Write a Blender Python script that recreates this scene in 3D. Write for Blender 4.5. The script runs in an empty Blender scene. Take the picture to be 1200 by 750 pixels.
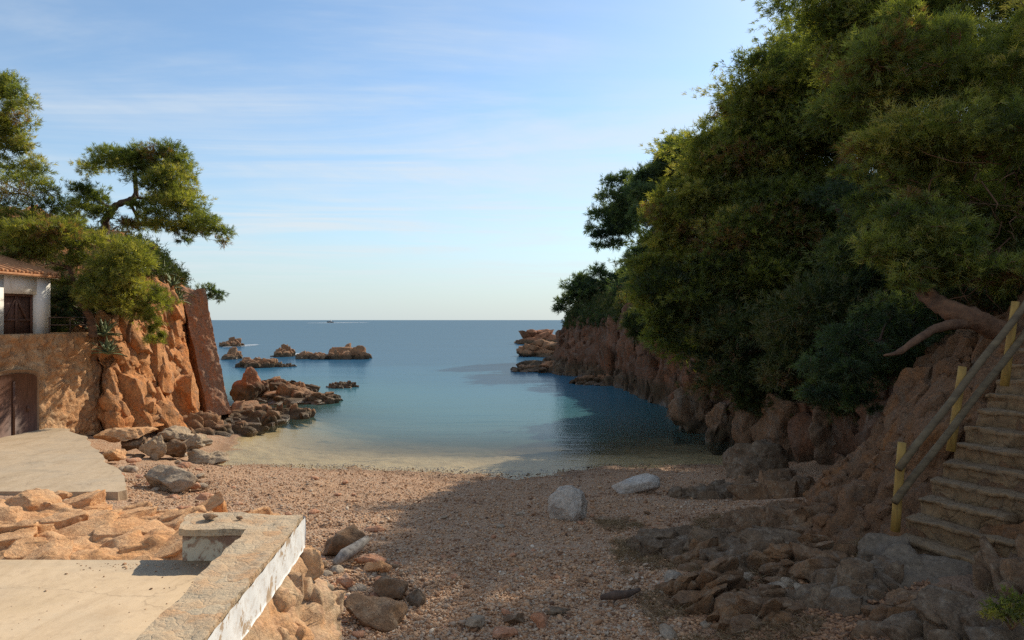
import bpy, bmesh, math
import numpy as np
from mathutils import Vector

R = np.random.default_rng(11)
S = bpy.context.scene
COL = S.collection
CAMZ, F = 5.0, 800.0


def P(px, py, Y):
    """world point that stands at distance Y in the direction surveyed on the photograph"""
    return np.array([(px - 600) / F * Y, Y, CAMZ - (py - 374.5) / F * Y])


# ------------------------------------------------------------------ noise
def _h(i, j, k, s):
    n = (i * 374761393 + j * 668265263 + k * 2147483647 % 4294967296 * 3 + s * 974634777) & 0xFFFFFFFF
    n = ((n ^ (n >> 13)) * 1274126177) & 0xFFFFFFFF
    n = ((n ^ (n >> 16)) * 2246822519) & 0xFFFFFFFF
    return ((n ^ (n >> 15)) & 0xFFFFFF) / float(0xFFFFFF)


def vnoise(p, s=0):
    p = np.asarray(p, float)
    i = np.floor(p).astype(np.int64)
    f = p - i
    f = f * f * f * (f * (f * 6 - 15) + 10)
    r = 0
    for a in (0, 1):
        wa = f[:, 0] if a else 1 - f[:, 0]
        for b in (0, 1):
            wb = f[:, 1] if b else 1 - f[:, 1]
            for c in (0, 1):
                wc = f[:, 2] if c else 1 - f[:, 2]
                r = r + wa * wb * wc * _h(i[:, 0] + a, i[:, 1] + b, i[:, 2] + c, s)
    return r * 2 - 1


def fbm(p, o=4, s=0, g=0.5, lac=2.03):
    p = np.asarray(p, float)
    a, t = 1.0, 0
    for k in range(o):
        t = t + a * vnoise(p, s + k * 17)
        p = p * lac + 3.7
        a *= g
    return t


def ridged(p, o=4, s=0):
    p = np.asarray(p, float)
    a, t = 1.0, 0
    for k in range(o):
        t = t + a * (1 - 2 * np.abs(vnoise(p, s + k * 13)))
        p = p * 2.07 + 1.9
        a *= 0.5
    return t


def blocks(p, s=0, tilt=0.8):
    """Worley cells, each with its own offset and tilted plane; returns (facet height, distance to crack)"""
    p = np.asarray(p, float)
    i0 = np.floor(p).astype(np.int64)
    n = len(p)
    f1 = np.full(n, 9.0); f2 = np.full(n, 9.0); val = np.zeros(n)
    for a in (-1, 0, 1):
        for b in (-1, 0, 1):
            for c in (-1, 0, 1):
                i, j, k = i0[:, 0] + a, i0[:, 1] + b, i0[:, 2] + c
                q = np.stack([i + _h(i, j, k, s), j + _h(i, j, k, s + 1), k + _h(i, j, k, s + 2)], 1)
                d = p - q
                e = (d * d).sum(1)
                nd = np.stack([_h(i, j, k, s + 3), _h(i, j, k, s + 4), _h(i, j, k, s + 5)], 1) - .5
                v = _h(i, j, k, s + 6) - .5 + tilt * (d * nd).sum(1) * 2
                near = e < f1
                f2 = np.where(near, f1, np.minimum(f2, e))
                val = np.where(near, v, val)
                f1 = np.where(near, e, f1)
    return val, np.sqrt(f2) - np.sqrt(f1)


LEAN = np.array([[.94, 0, .34], [0, 1, 0], [-.34, 0, .94]])


def crags(p, s=0, jit=.55, flat=.3):
    """jointed rock: the upper envelope of many flat-faced blocks that share a joint direction, a continuous faceted height"""
    p = np.asarray(p, float)
    i0 = np.floor(p).astype(np.int64)
    best = np.full(len(p), 9.0)
    for a in (-1, 0, 1):
        for b in (-1, 0, 1):
            for c in (-1, 0, 1):
                i, j, k = i0[:, 0] + a, i0[:, 1] + b, i0[:, 2] + c
                d = p - np.stack([i + _h(i, j, k, s), j + _h(i, j, k, s + 1), k + _h(i, j, k, s + 2)], 1)
                t1 = (_h(i, j, k, s + 3) - .5) * 2 * jit; t2 = (_h(i, j, k, s + 4) - .5) * 2 * jit
                x = d[:, 0] + t1 * d[:, 1]; y = d[:, 1] - t1 * d[:, 0] + t2 * d[:, 2]; z = d[:, 2] - t2 * d[:, 1] + t1 * d[:, 0] * .6
                n = np.maximum(np.maximum(np.abs(x), np.abs(y)), np.abs(z))
                n = np.maximum(n, .72 * np.abs(x + y)); n = np.maximum(n, .72 * np.abs(y - z))
                best = np.minimum(best, np.maximum(n, flat * _h(i, j, k, s + 5) + .1) + .55 * _h(i, j, k, s + 6))
    return .75 - best


def rockdisp(p, sc=1.0, amp=0.35, s=0, aniso=(1, 1, 1), lean=False, warp=.10, fine=.06):
    p = np.asarray(p, float)
    w = p + warp * sc * np.stack([fbm(p / sc * .8, 3, s + 50), fbm(p / sc * .8, 3, s + 51), fbm(p / sc * .8, 3, s + 52)], 1)
    if lean: w = w @ LEAN.T
    a = np.asarray(aniso, float); a2 = .4 + .6 * a
    d = amp * 1.25 * crags(w * a / sc, s)
    d += amp * .55 * crags(w * a2 / (sc * .4), s + 9)
    d += amp * .24 * crags(w * a2 / (sc * .16), s + 19)
    d += amp * fine * fbm(p / (sc * .1), 3, s + 3)
    return d


# ------------------------------------------------------------------ mesh helpers
def new_mesh(name, V, Fc, mat, parent=None, smooth=False, attr=None, link=True):
    V = np.asarray(V, np.float32)
    if isinstance(Fc, np.ndarray):
        k = Fc.shape[1]; nf = len(Fc); loops = Fc.ravel(); starts = np.arange(nf) * k; tot = np.full(nf, k)
    else:
        loops = np.fromiter((i for f in Fc for i in f), np.int32)
        tot = np.array([len(f) for f in Fc]); starts = np.concatenate([[0], np.cumsum(tot)[:-1]]); nf = len(Fc)
    m = bpy.data.meshes.new(name)
    m.vertices.add(len(V)); m.vertices.foreach_set('co', V.ravel())
    m.loops.add(len(loops)); m.loops.foreach_set('vertex_index', loops.astype(np.int32))
    m.polygons.add(nf); m.polygons.foreach_set('loop_start', starts.astype(np.int32)); m.polygons.foreach_set('loop_total', tot.astype(np.int32))
    if smooth:
        m.polygons.foreach_set('use_smooth', np.ones(nf, bool))
    if attr:
        for k, (dom, val) in attr.items():
            a = m.attributes.new(k, 'FLOAT', dom); a.data.foreach_set('value', np.asarray(val, np.float32))
    m.update(calc_edges=True)
    m.validate()
    if mat:
        for x in (mat if isinstance(mat, (list, tuple)) else [mat]):
            m.materials.append(x)
    o = bpy.data.objects.new(name, m)
    if link:
        COL.objects.link(o)
    if parent is not None:
        o.parent = parent
    return o


def grid_faces(nu, nv, off=0):
    i = np.arange(nu - 1)[:, None] * nv + np.arange(nv - 1)[None, :]
    return np.stack([i, i + nv, i + nv + 1, i + 1], -1).reshape(-1, 4) + off


def tag(o, label, cat, group=None, kind=None):
    o['label'] = label
    o['category'] = cat
    if group: o['group'] = group
    if kind: o['kind'] = kind
    return o


def empty(name, loc):
    o = bpy.data.objects.new(name, None); COL.objects.link(o); o.location = loc
    o.empty_display_size = .2
    return o


def norm(v):
    v = np.asarray(v, float)
    return v / (np.linalg.norm(v, axis=-1, keepdims=True) + 1e-9)


def cr(pts, t):
    """Catmull-Rom along axis 0 at parameters t in [0, n-1]"""
    pts = np.asarray(pts, float); n = len(pts)
    t = np.clip(t, 0, n - 1 - 1e-9); i = np.floor(t).astype(int); f = (t - i).reshape((-1,) + (1,) * (pts.ndim - 1))
    g = lambda k: pts[np.clip(i + k, 0, n - 1)]
    p0, p1, p2, p3 = g(-1), g(0), g(1), g(2)
    return .5 * (2 * p1 + (p2 - p0) * f + (2 * p0 - 5 * p1 + 4 * p2 - p3) * f ** 2 + (3 * p1 - p0 - 3 * p2 + p3) * f ** 3)


def chord_params(pts, n):
    L = np.linalg.norm(np.diff(pts, axis=0), axis=1) + 1e-6
    c = np.concatenate([[0], np.cumsum(L)])
    return np.interp(np.linspace(0, c[-1], n), c, np.arange(len(pts)))


def loft(st, nu, nv, tu=None, tv=None):
    st = np.asarray(st, float)
    tu = chord_params(st[:, 0], nu) if tu is None else tu
    a = cr(st, tu)
    tv = chord_params(st.mean(0), nv) if tv is None else tv
    b = cr(a.transpose(1, 0, 2), tv).transpose(1, 0, 2)
    return b, tu, tv


def grid_normals(G):
    du = np.gradient(G, axis=0); dv = np.gradient(G, axis=1)
    return norm(np.cross(du, dv))


class Geo:
    """collects vertices and faces of one mesh"""
    def __init__(s):
        s.V = []; s.F = []; s.n = 0

    def add(s, V, Fc):
        V = np.asarray(V, float)
        s.V.append(V); s.F += [tuple(int(i) + s.n for i in f) for f in Fc]; s.n += len(V)

    def tube(s, pts, rad, k=8, cap=True):
        pts = np.asarray(pts, float); n = len(pts)
        rad = np.broadcast_to(np.asarray(rad, float), (n,)); gnarl = .16 if k in (9, 10) else 0
        if gnarl:
            t_ = np.linspace(0, n - 1, n * 5 - 4); rad = np.interp(t_, np.arange(n), rad); pts = cr(pts, t_); n = len(pts)
        rad = np.broadcast_to(np.asarray(rad, float), (n,))
        T = norm(np.gradient(pts, axis=0)); up = np.array([.31, .17, .93])
        V = []
        for i in range(n):
            a = np.cross(T[i], up)
            if np.linalg.norm(a) < .1: a = np.cross(T[i], [1, 0, 0])
            a = norm(a); b = np.cross(T[i], a)
            th = np.arange(k) * 2 * math.pi / k
            ring = pts[i] + rad[i] * (np.cos(th)[:, None] * a + np.sin(th)[:, None] * b)
            if gnarl: ring = ring + (ring - pts[i]) * (gnarl * 1.6 * fbm(ring * [9, 9, 9] + 3.1, 3, 12))[:, None]
            V.append(ring)
        Fc = []
        for i in range(n - 1):
            for j in range(k):
                Fc.append((i * k + j, i * k + (j + 1) % k, (i + 1) * k + (j + 1) % k, (i + 1) * k + j))
        if cap:
            Fc += [tuple(range(k))[::-1], tuple((n - 1) * k + j for j in range(k))]
        s.add(np.concatenate(V), Fc)

    def box(s, c, size, ax=None):
        ax = np.eye(3) if ax is None else np.asarray(ax, float)
        q = np.array([[x, y, z] for x in (-.5, .5) for y in (-.5, .5) for z in (-.5, .5)]) * np.asarray(size, float)
        s.add(np.asarray(c) + q @ ax, [(0, 1, 3, 2), (4, 6, 7, 5), (0, 4, 5, 1), (2, 3, 7, 6), (0, 2, 6, 4), (1, 5, 7, 3)])

    def build(s, name, mat, parent=None, smooth=False):
        return new_mesh(name, np.concatenate(s.V), s.F, mat, parent, smooth)


def prism(geo, poly, z0, z1):
    poly = np.asarray(poly, float); n = len(poly)
    V = np.concatenate([np.c_[poly, np.full(n, z0)], np.c_[poly, np.full(n, z1)]])
    Fc = [tuple(range(n))[::-1], tuple(range(n, 2 * n))] + [(i, (i + 1) % n, n + (i + 1) % n, n + i) for i in range(n)]
    geo.add(V, Fc)


_ico = {}
def ico(sub):
    if sub not in _ico:
        bm = bmesh.new(); bmesh.ops.create_icosphere(bm, subdivisions=sub, radius=1)
        bm.verts.ensure_lookup_table()
        _ico[sub] = (np.array([v.co[:] for v in bm.verts]), np.array([[v.index for v in f.verts] for f in bm.faces])); bm.free()
    return _ico[sub]


def rock_shape(seed, size, sub=4, facets=22, rough=.09, lo=.42, strata=0.0, nsc=1.0):
    rg = np.random.default_rng(seed)
    V, Fc = ico(sub); V = V.copy()
    for _ in range(facets):
        n = norm(rg.normal(size=3)); d = rg.uniform(lo, .93)
        V = V - n * np.maximum(0, V @ n - d)[:, None] * .94
    V = V * (np.asarray(size) / 2)[None] * 1.15
    m = float(np.mean(size)) * nsc
    dirn = norm(V)
    d = rough * m * (.75 * fbm(V / (m * .4) + seed, 4, seed % 97) + .25 * ridged(V / (m * .2) + seed, 3, seed % 89 + 5) - .2)
    d += rough * m * (1.3 * crags(V / (m * .5) + seed * .37, seed % 83) + .5 * crags(V / (m * .2) + seed * .37, seed % 79))
    if strata:
        w = V @ norm(rg.normal(size=3) * [1, 1, .4] + [0, 0, .2])
        d += strata * m * np.abs(((w / (m * .11) + .8 * fbm(V / (m * .3), 2, seed % 71)) % 1) - .5)
    V = V + dirn * d[:, None]
    return V, Fc


def rotz(V, a):
    c, s_ = math.cos(a), math.sin(a)
    return V @ np.array([[c, s_, 0], [-s_, c, 0], [0, 0, 1]])


def tilt(V, ax, a):
    from mathutils import Matrix
    M = np.array(Matrix.Rotation(a, 3, Vector(ax)))
    return V @ M.T


# ------------------------------------------------------------------ material helpers
class MT:
    def __init__(s, name, tree=None):
        if tree is None:
            s.m = bpy.data.materials.new(name); s.m.use_nodes = True; s.t = s.m.node_tree
        else:
            s.m = None; s.t = tree
        s.t.nodes.clear()

    def n(s, typ, ins=None, out=0, **pr):
        x = s.t.nodes.new(typ)
        for k, v in pr.items(): setattr(x, k, v)
        for k, v in (ins or {}).items():
            i = x.inputs[k]
            if isinstance(v, bpy.types.NodeSocket): s.t.links.new(v, i)
            else:
                if isinstance(v, tuple) and len(v) == 3 and i.type == 'RGBA': v = v + (1,)
                i.default_value = v
        return x.outputs[out] if out is not None else x

    def math(s, op, a, b=0.0, c=0.0, clamp=False):
        return s.n('ShaderNodeMath', {0: a, 1: b, 2: c}, operation=op, use_clamp=clamp)

    def mix(s, f, a, b, mode='MIX'):
        return s.n('ShaderNodeMix', {0: f, 6: a, 7: b}, out=2, data_type='RGBA', blend_type=mode)

    def ramp(s, f, stops, interp='LINEAR'):
        x = s.t.nodes.new('ShaderNodeValToRGB'); x.color_ramp.interpolation = interp
        e = x.color_ramp.elements
        while len(e) < len(stops): e.new(.5)
        for i, (p, c) in enumerate(stops):
            e[i].position = p; e[i].color = tuple(c) + (1,) if len(c) == 3 else c
        s.t.links.new(f, x.inputs[0])
        return x.outputs[0]

    def rng(s, v, a, b, c=0.0, d=1.0, smooth=False):
        return s.n('ShaderNodeMapRange', {0: v, 1: a, 2: b, 3: c, 4: d}, interpolation_type='SMOOTHSTEP' if smooth else 'LINEAR')

    def noise(s, vec, scale, detail=5, rough=.55, dist=0.0, out=0):
        return s.n('ShaderNodeTexNoise', {'Vector': vec, 'Scale': scale, 'Detail': detail, 'Roughness': rough, 'Distortion': dist}, out=out)

    def pos(s):
        return s.n('ShaderNodeNewGeometry', out=0)

    def mapping(s, vec, scale=(1, 1, 1), rot=(0, 0, 0), loc=(0, 0, 0)):
        return s.n('ShaderNodeMapping', {0: vec, 1: loc, 2: rot, 3: scale})

    def z(s, vec):
        return s.n('ShaderNodeSeparateXYZ', {0: vec}, out=2)

    def bump(s, h, strength=.5, dist=.05, normal=None):
        i = {'Height': h, 'Strength': strength, 'Distance': dist}
        if normal is not None: i['Normal'] = normal
        return s.n('ShaderNodeBump', i)

    def surf(s, color, rough=.9, normal=None, spec=.3):
        i = {'Base Color': color, 'Roughness': rough, 'Specular IOR Level': spec}
        if normal is not None: i['Normal'] = normal
        b = s.n('ShaderNodeBsdfPrincipled', i)
        s.n('ShaderNodeOutputMaterial', {0: b}, out=None)
        return s.m


def rock_mat(name, c1, c2, c3, dark, tide=None, sc=1.0, bump=.7, streak=False, lichen=.45, crack=0.0):
    """sandstone and granite: big colour patches, finer mottling, dark veins; below `tide` the rock is stained by algae"""
    M = MT(name); p = M.pos()
    q = M.mapping(p, (1, 1, .35)) if streak else p
    n1 = M.noise(q, .55 * sc, 6, .6, .4)
    n2 = M.noise(q, 2.6 * sc, 8, .65, .3)
    n3 = M.noise(p, 11 * sc, 8, .7)
    n4 = M.noise(p, 1.3 * sc, 7, .7, .8)
    c = M.ramp(n1, [(.32, c1), (.5, c2), (.68, c1)])
    c = M.mix(M.rng(n2, .5, .68, 0, .8), c, c3)
    c = M.mix(M.rng(n4, .57, .66, 0, lichen), c, tuple(x * .55 + .05 for x in c3))
    v = M.n('ShaderNodeTexVoronoi', {'Vector': M.n('ShaderNodeVectorMath', {0: q, 1: M.n('ShaderNodeVectorMath', {0: M.noise(p, 1.7 * sc, 4, out=1), 'Scale': .5}, operation='SCALE')}, operation='ADD'), 'Scale': 1.9 * sc}, out=0, feature='DISTANCE_TO_EDGE')
    c = M.mix(M.rng(n4, .36, .26, 0, .75), c, dark)
    if crack: c = M.mix(M.rng(v, 0, .03, crack, 0), c, dark)
    n5 = M.noise(M.mapping(p, (1, 1, .5), (.4, .3, 0)), 5.5 * sc, 9, .75, .6)
    c = M.mix(M.rng(n5, .54, .66, 0, .55), c, dark)
    c = M.mix(M.rng(n5, .40, .30, 0, .45), c, tuple(min(1, x * 1.15 + .03) for x in c2))
    c = M.mix(.7, c, M.ramp(n3, [(.3, (.30, .30, .30)), (.64, (.80, .80, .80))]), 'OVERLAY')
    rough = .92
    if tide is not None:
        zz = M.math('ADD', M.z(p), M.math('MULTIPLY', M.math('SUBTRACT', n1, .5), tide * 1.1))
        zz = M.math('ADD', zz, M.math('MULTIPLY', M.math('SUBTRACT', n2, .5), tide * .9))
        t = M.rng(zz, tide * .55, tide * 1.0, .88, 0, True)
        c = M.mix(t, c, M.mix(M.rng(n2, .4, .6), (.045, .034, .02), (.13, .09, .05)))
        rough = M.rng(M.z(p), .1, .35, .35, .92)
    h = M.math('ADD', M.math('MULTIPLY', n3, .55), M.math('MULTIPLY', n2, .8))
    h = M.math('ADD', h, M.math('MULTIPLY', n5, .7))
    return M.surf(c, rough, M.bump(h, bump, .15 / sc))


def plain_mat(name, a, b, scale=6, rough=.85, bump=.3, dist=.02, stretch=(1, 1, 1), detail=6):
    M = MT(name); p = M.mapping(M.pos(), stretch)
    n = M.noise(p, scale, detail, .6)
    return M.surf(M.ramp(n, [(.3, a), (.7, b)]), rough, M.bump(n, bump, dist))


def leaf_mat(name, stops, trans=.35):
    M = MT(name)
    a = M.n('ShaderNodeAttribute', out=2, attribute_name='tint')
    c = M.ramp(a, stops)
    d = M.n('ShaderNodeBsdfDiffuse', {0: c})
    tcol = M.n('ShaderNodeVectorMath', {0: c, 1: (2.15, 2.1, .8)}, operation='MULTIPLY')
    t = M.n('ShaderNodeBsdfTranslucent', {0: tcol})
    g = M.n('ShaderNodeBsdfGlossy', {0: (.6, .65, .6), 'Roughness': .45})
    s1 = M.n('ShaderNodeMixShader', {0: trans, 1: d, 2: t})
    s2 = M.n('ShaderNodeMixShader', {0: .035, 1: s1, 2: g})
    M.n('ShaderNodeOutputMaterial', {0: s2}, out=None)
    return M.m


m_cliffL = rock_mat('orange_cliff_rock', (.56, .20, .055), (.46, .215, .085), (.27, .165, .10), (.13, .055, .025), tide=.75, sc=.9, crack=.35)
m_slab = rock_mat('reddish_slab_rock', (.38, .175, .09), (.28, .165, .105), (.48, .18, .065), (.12, .07, .045), sc=.9, streak=True, lichen=.6)
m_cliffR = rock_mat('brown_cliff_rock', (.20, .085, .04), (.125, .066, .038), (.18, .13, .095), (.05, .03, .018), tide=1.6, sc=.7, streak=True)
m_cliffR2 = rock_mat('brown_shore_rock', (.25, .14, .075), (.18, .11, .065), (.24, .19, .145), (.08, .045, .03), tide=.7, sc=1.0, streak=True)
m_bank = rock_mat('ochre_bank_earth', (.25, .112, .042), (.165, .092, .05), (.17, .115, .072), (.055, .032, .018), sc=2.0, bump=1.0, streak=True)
m_sea = rock_mat('sea_rock', (.36, .165, .075), (.25, .14, .075), (.20, .135, .085), (.07, .045, .028), tide=.6, sc=1.0)
m_islet = rock_mat('red_islet_rock', (.36, .14, .06), (.28, .12, .06), (.22, .13, .08), (.10, .05, .03), tide=1.2, sc=.8)
m_grey = rock_mat('grey_boulder_rock', (.38, .31, .235), (.31, .23, .155), (.24, .195, .15), (.14, .105, .075), sc=1.6)
m_tan = rock_mat('tan_shore_rock', (.42, .30, .18), (.36, .27, .18), (.26, .19, .13), (.16, .11, .07), sc=1.4, tide=.3)
m_dark = rock_mat('dark_grey_rock', (.18, .118, .07), (.12, .08, .05), (.26, .2, .14), (.045, .03, .02), sc=2.8)
m_land = rock_mat('landing_rock', (.19, .145, .10), (.15, .112, .078), (.12, .09, .062), (.12, .095, .075), sc=1.4, bump=.5)
m_pale = rock_mat('pale_boulder_rock', (.50, .455, .40), (.42, .35, .28), (.36, .31, .26), (.26, .2, .15), sc=1.6, lichen=.2)
m_brown = rock_mat('brown_boulder_rock', (.22, .12, .058), (.145, .086, .048), (.26, .19, .125), (.055, .034, .022), sc=2.8)
m_red = rock_mat('reddish_stone_rock', (.48, .25, .14), (.42, .20, .11), (.5, .36, .25), (.22, .12, .07), sc=2.5, lichen=.15)
m_orange = rock_mat('orange_ledge_rock', (.60, .29, .12), (.54, .32, .17), (.46, .25, .12), (.27, .12, .05), sc=1.6, lichen=.15, crack=.3)
m_bark = plain_mat('pine_bark', (.05, .034, .025), (.16, .105, .075), 9, .95, .9, .05, (1, 1, .3))
m_barkred = plain_mat('reddish_bark', (.07, .038, .024), (.19, .10, .055), 8, .95, .9, .05, (1, .35, 1))
m_twig = plain_mat('dry_twig', (.12, .07, .04), (.28, .16, .09), 8, .95, .4)
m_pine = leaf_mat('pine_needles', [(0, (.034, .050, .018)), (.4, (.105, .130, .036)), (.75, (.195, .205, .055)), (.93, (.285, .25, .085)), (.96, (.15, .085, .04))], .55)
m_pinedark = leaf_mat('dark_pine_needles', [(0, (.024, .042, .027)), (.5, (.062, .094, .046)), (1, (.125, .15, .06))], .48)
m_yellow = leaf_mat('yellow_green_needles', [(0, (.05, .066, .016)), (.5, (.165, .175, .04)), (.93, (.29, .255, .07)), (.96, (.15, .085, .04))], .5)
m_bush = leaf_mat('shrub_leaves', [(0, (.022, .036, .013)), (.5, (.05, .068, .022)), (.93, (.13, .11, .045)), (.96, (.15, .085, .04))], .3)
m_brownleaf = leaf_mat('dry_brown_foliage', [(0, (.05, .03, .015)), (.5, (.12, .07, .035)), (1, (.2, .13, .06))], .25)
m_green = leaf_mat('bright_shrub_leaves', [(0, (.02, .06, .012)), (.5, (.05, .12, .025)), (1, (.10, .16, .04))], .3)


# ------------------------------------------------------------------ terrain
shoreline = [(240, 541), (300, 546), (400, 549), (500, 554), (570, 558), (640, 556), (700, 549), (760, 546), (830, 545), (875, 544)]
ctrl = []
for a, b in shoreline:
    Y = 5 * F / (b - 374.5); ctrl.append(((a - 600) / F * Y, Y, 0.0))
def g(px, py, z):
    Y = (CAMZ - z) * F / (py - 374.5); ctrl.append(((px - 600) / F * Y, Y, z))
for a in [(220, 578, .8), (300, 580, .75), (400, 590, .85), (480, 578, .6), (560, 600, .9), (650, 585, .8), (750, 580, .75), (850, 575, .75), (930, 575, .95),
          (400, 630, 1.25), (500, 640, 1.25), (620, 650, 1.25), (720, 640, 1.25), (850, 640, 1.4), (900, 610, 1.3),
          (400, 700, 1.5), (500, 700, 1.35), (620, 720, 1.4), (720, 720, 1.42), (800, 700, 1.45), (900, 700, 1.65), (950, 650, 1.7), (1000, 720, 1.95),
          (1035, 640, 2.25), (1100, 690, 2.2), (1160, 745, 2.3), (600, 800, 1.5), (800, 800, 1.55), (980, 590, 1.7),
          (60, 640, 1.6), (160, 620, 1.35), (30, 590, 1.5), (200, 600, 1.1), (150, 575, 1.15), (300, 640, 1.35)]: g(*a)
ctrl += [(-2, 4, 1.6), (-6, 4, 1.7), (-12, 6, 1.8), (2, 3, 1.7), (6, 3, 2.6), (8, 8, 2.2), (9, 14, 1.6), (9.5, 20, .9), (-9, 18, 1.05), (-12, 18, 1.1), (-15, 20, 1.2), (-20, 14, 1.4), (-22, 25, 1.5),
         (-10.6, 21.5, .45), (-12.0, 24.5, .35), (-11.5, 27, .1), (-12.5, 29, .2), (-13.5, 33, .1), (-13, 38, -.1), (-17, 28, 1), (-20, 40, 0)]
ctrl += [(-9, 27, -.28), (-5, 26, -.33), (0, 25.5, -.36), (4, 26, -.3), (8, 25.5, -.25), (-9, 31, -.75), (-3, 31, -1.1), (3, 31, -1.1), (7.5, 31, -1.0), (-9, 40, -1.6), (0, 40, -2.2), (6.5, 40, -2.0),
         (-8, 55, -3), (0, 55, -3.4), (5, 52, -3), (-30, 70, -4), (10, 70, -3), (0, 80, -5.5), (-40, 60, -3), (40, 60, -3), (30, 30, 1), (30, 8, 3), (-40, 20, 2), (-40, 90, -7), (40, 90, -7), (0, 110, -8)]
ctrl = np.array(ctrl)
cx, cz = ctrl[:, :2], ctrl[:, 2]
def phi(a, b):
    d = a[:, None, :] - b[None, :, :]
    return np.sqrt((d ** 2).sum(-1) + .15)
n_ = len(cx)
A = np.zeros((n_ + 3, n_ + 3)); A[:n_, :n_] = phi(cx, cx) + np.eye(n_) * -.02; A[:n_, n_] = 1; A[:n_, n_ + 1:] = cx; A[n_, :n_] = 1; A[n_ + 1:, :n_] = cx.T
W = np.linalg.solve(A, np.concatenate([cz, [0, 0, 0]]))


def G0(x, y):
    q = np.stack([np.clip(x, -45, 45), np.clip(y, -5, 115)], 1)
    r = np.empty(len(q))
    for i in range(0, len(q), 40000):
        b = q[i:i + 40000]; r[i:i + 40000] = phi(b, cx) @ W[:n_] + W[n_] + b @ W[n_ + 1:]
    far = np.clip((y - 90) / 60, 0, 1)
    return r * (1 - far) + (-9) * far


def ground_z(x, y):
    x = np.atleast_1d(np.asarray(x, float)); y = np.atleast_1d(np.asarray(y, float))
    z = G0(x, y)
    p = np.stack([x, y, np.zeros_like(x)], 1)
    near = np.clip((60 - y) / 20, 0, 1)
    z = z + near * (.055 * fbm(p * .9, 4, 3) + .022 * fbm(p * 4.5, 3, 7))
    # storm berm left by the waves across the shingle
    s = z - .86 - .06 * fbm(p * .5, 2, 21)
    z = z + .05 * np.exp(-(s / .05) ** 2) * (y < 24) * (x > -8.5)
    return z


def gz(x, y):
    return float(ground_z([x], [y])[0])


def axis(parts):
    return np.unique(np.round(np.concatenate(parts), 5))


xs = axis([np.arange(-13, 10.6, .085), 10.6 + np.geomspace(.1, 30000, 45), -13 - np.geomspace(.1, 30000, 45)])
ys = axis([np.arange(5.5, 27.5, .085), 27.5 + np.geomspace(.1, 40000, 90), 5.5 - np.geomspace(.1, 60, 14)])
XX, YY = np.meshgrid(xs, ys, indexing='ij')
ZZ = ground_z(XX.ravel(), YY.ravel())
GV = np.stack([XX.ravel(), YY.ravel(), ZZ], 1)

M = MT('shingle_and_sand'); p = M.pos(); zc = M.z(p)
v1 = M.n('ShaderNodeTexVoronoi', {'Vector': p, 'Scale': 30.0}, out=None)
peb = M.ramp(M.n('ShaderNodeSeparateColor', {0: v1.outputs[1]}), [(0, (.24, .13, .075)), (.3, (.38, .21, .12)), (.6, (.46, .28, .165)), (.85, (.38, .28, .19)), (1, (.50, .37, .25))])
nb = M.noise(p, .7, 5, .6)
peb = M.mix(M.rng(nb, .42, .62, 0, .55), peb, (.40, .235, .13))
xsep = M.n('ShaderNodeSeparateXYZ', {0: p}, out=None)
litter = M.noise(p, 1.1, 6, .7, .5)
soil = M.mix(M.rng(litter, .4, .6), (.17, .10, .06), (.24, .15, .095))
peb = M.mix(M.math('MULTIPLY', M.rng(xsep.outputs[0], 2.0, 3.6, 0, 1, True), M.rng(zc, 1.3, 1.6)), peb, soil)
sand = M.mix(M.rng(M.noise(p, 3, 5), .35, .65), (.60, .40, .19), (.68, .48, .25))
weed = M.rng(M.noise(M.mapping(p, (.5, 1.3, 1)), .9, 6, .6, .6), .58, .66, 0, 1)
weed = M.math('MULTIPLY', weed, M.rng(zc, -.2, -.5, 0, .7))
deepw = M.rng(M.noise(p, .25, 5, .6, .5), .42, .58, 0, 1)
deepw = M.math('MULTIPLY', deepw, M.rng(zc, -.7, -1.3, 0, .4))
sand = M.mix(weed, sand, (.09, .085, .055))
sand = M.mix(deepw, sand, (.04, .07, .05))
c = M.mix(M.rng(zc, -.04, .03), sand, peb)
c = M.mix(M.rng(zc, .03, .2, .55, 0), c, M.mix(1, c, (.45, .42, .4), 'MULTIPLY'))
hgt = M.math('ADD', v1.outputs[0], M.math('MULTIPLY', M.noise(p, 30, 4), .5))
m_ground = M.surf(c, .9, M.bump(hgt, .8, .03))
ground = new_mesh('ground', GV, grid_faces(len(xs), len(ys)), m_ground, smooth=True); ground['kind'] = 'structure'

# ------------------------------------------------------------------ sea
wx = axis([np.arange(-16, 12, .35), 12 + np.geomspace(.4, 30000, 50), -16 - np.geomspace(.4, 30000, 50)])
wy = axis([np.arange(20.5, 34, .22), 34 + np.geomspace(.3, 40000, 110)])
WX, WY = np.meshgrid(wx, wy, indexing='ij')
dep = np.maximum(0, -G0(WX.ravel(), WY.ravel())) * np.interp(WY.ravel(), [20, 25, 30, 40], [.8, .95, 1.1, 1.1])
WV = np.stack([WX.ravel(), WY.ravel(), np.zeros(WX.size)], 1)
M = MT('sea_water'); p = M.pos()
dd = M.n('ShaderNodeAttribute', out=2, attribute_name='depth')
cov = M.math('SUBTRACT', 1.0, M.math('POWER', 2.718, M.math('MULTIPLY', M.math('POWER', dd, 1.6), -.5)))
patch = M.noise(M.mapping(p, (.35, 1, 1)), .12, 5, .6)
body = M.ramp(M.rng(dd, 0, 6), [(0, (.16, .18, .10)), (.12, (.065, .165, .135)), (.32, (.046, .152, .175)), (.6, (.023, .112, .182)), (1, (.012, .078, .150))])
body = M.mix(.14, body, (.09, .12, .13))
body = M.mix(M.math('MULTIPLY', M.rng(patch, .42, .6), M.rng(dd, .6, 1.6, 0, .35)), body, M.mix(1, body, (.7, .78, .8), 'MULTIPLY'))
w1 = M.noise(M.mapping(p, (.22, 1, 1)), 1.3, 5, .6)
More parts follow.
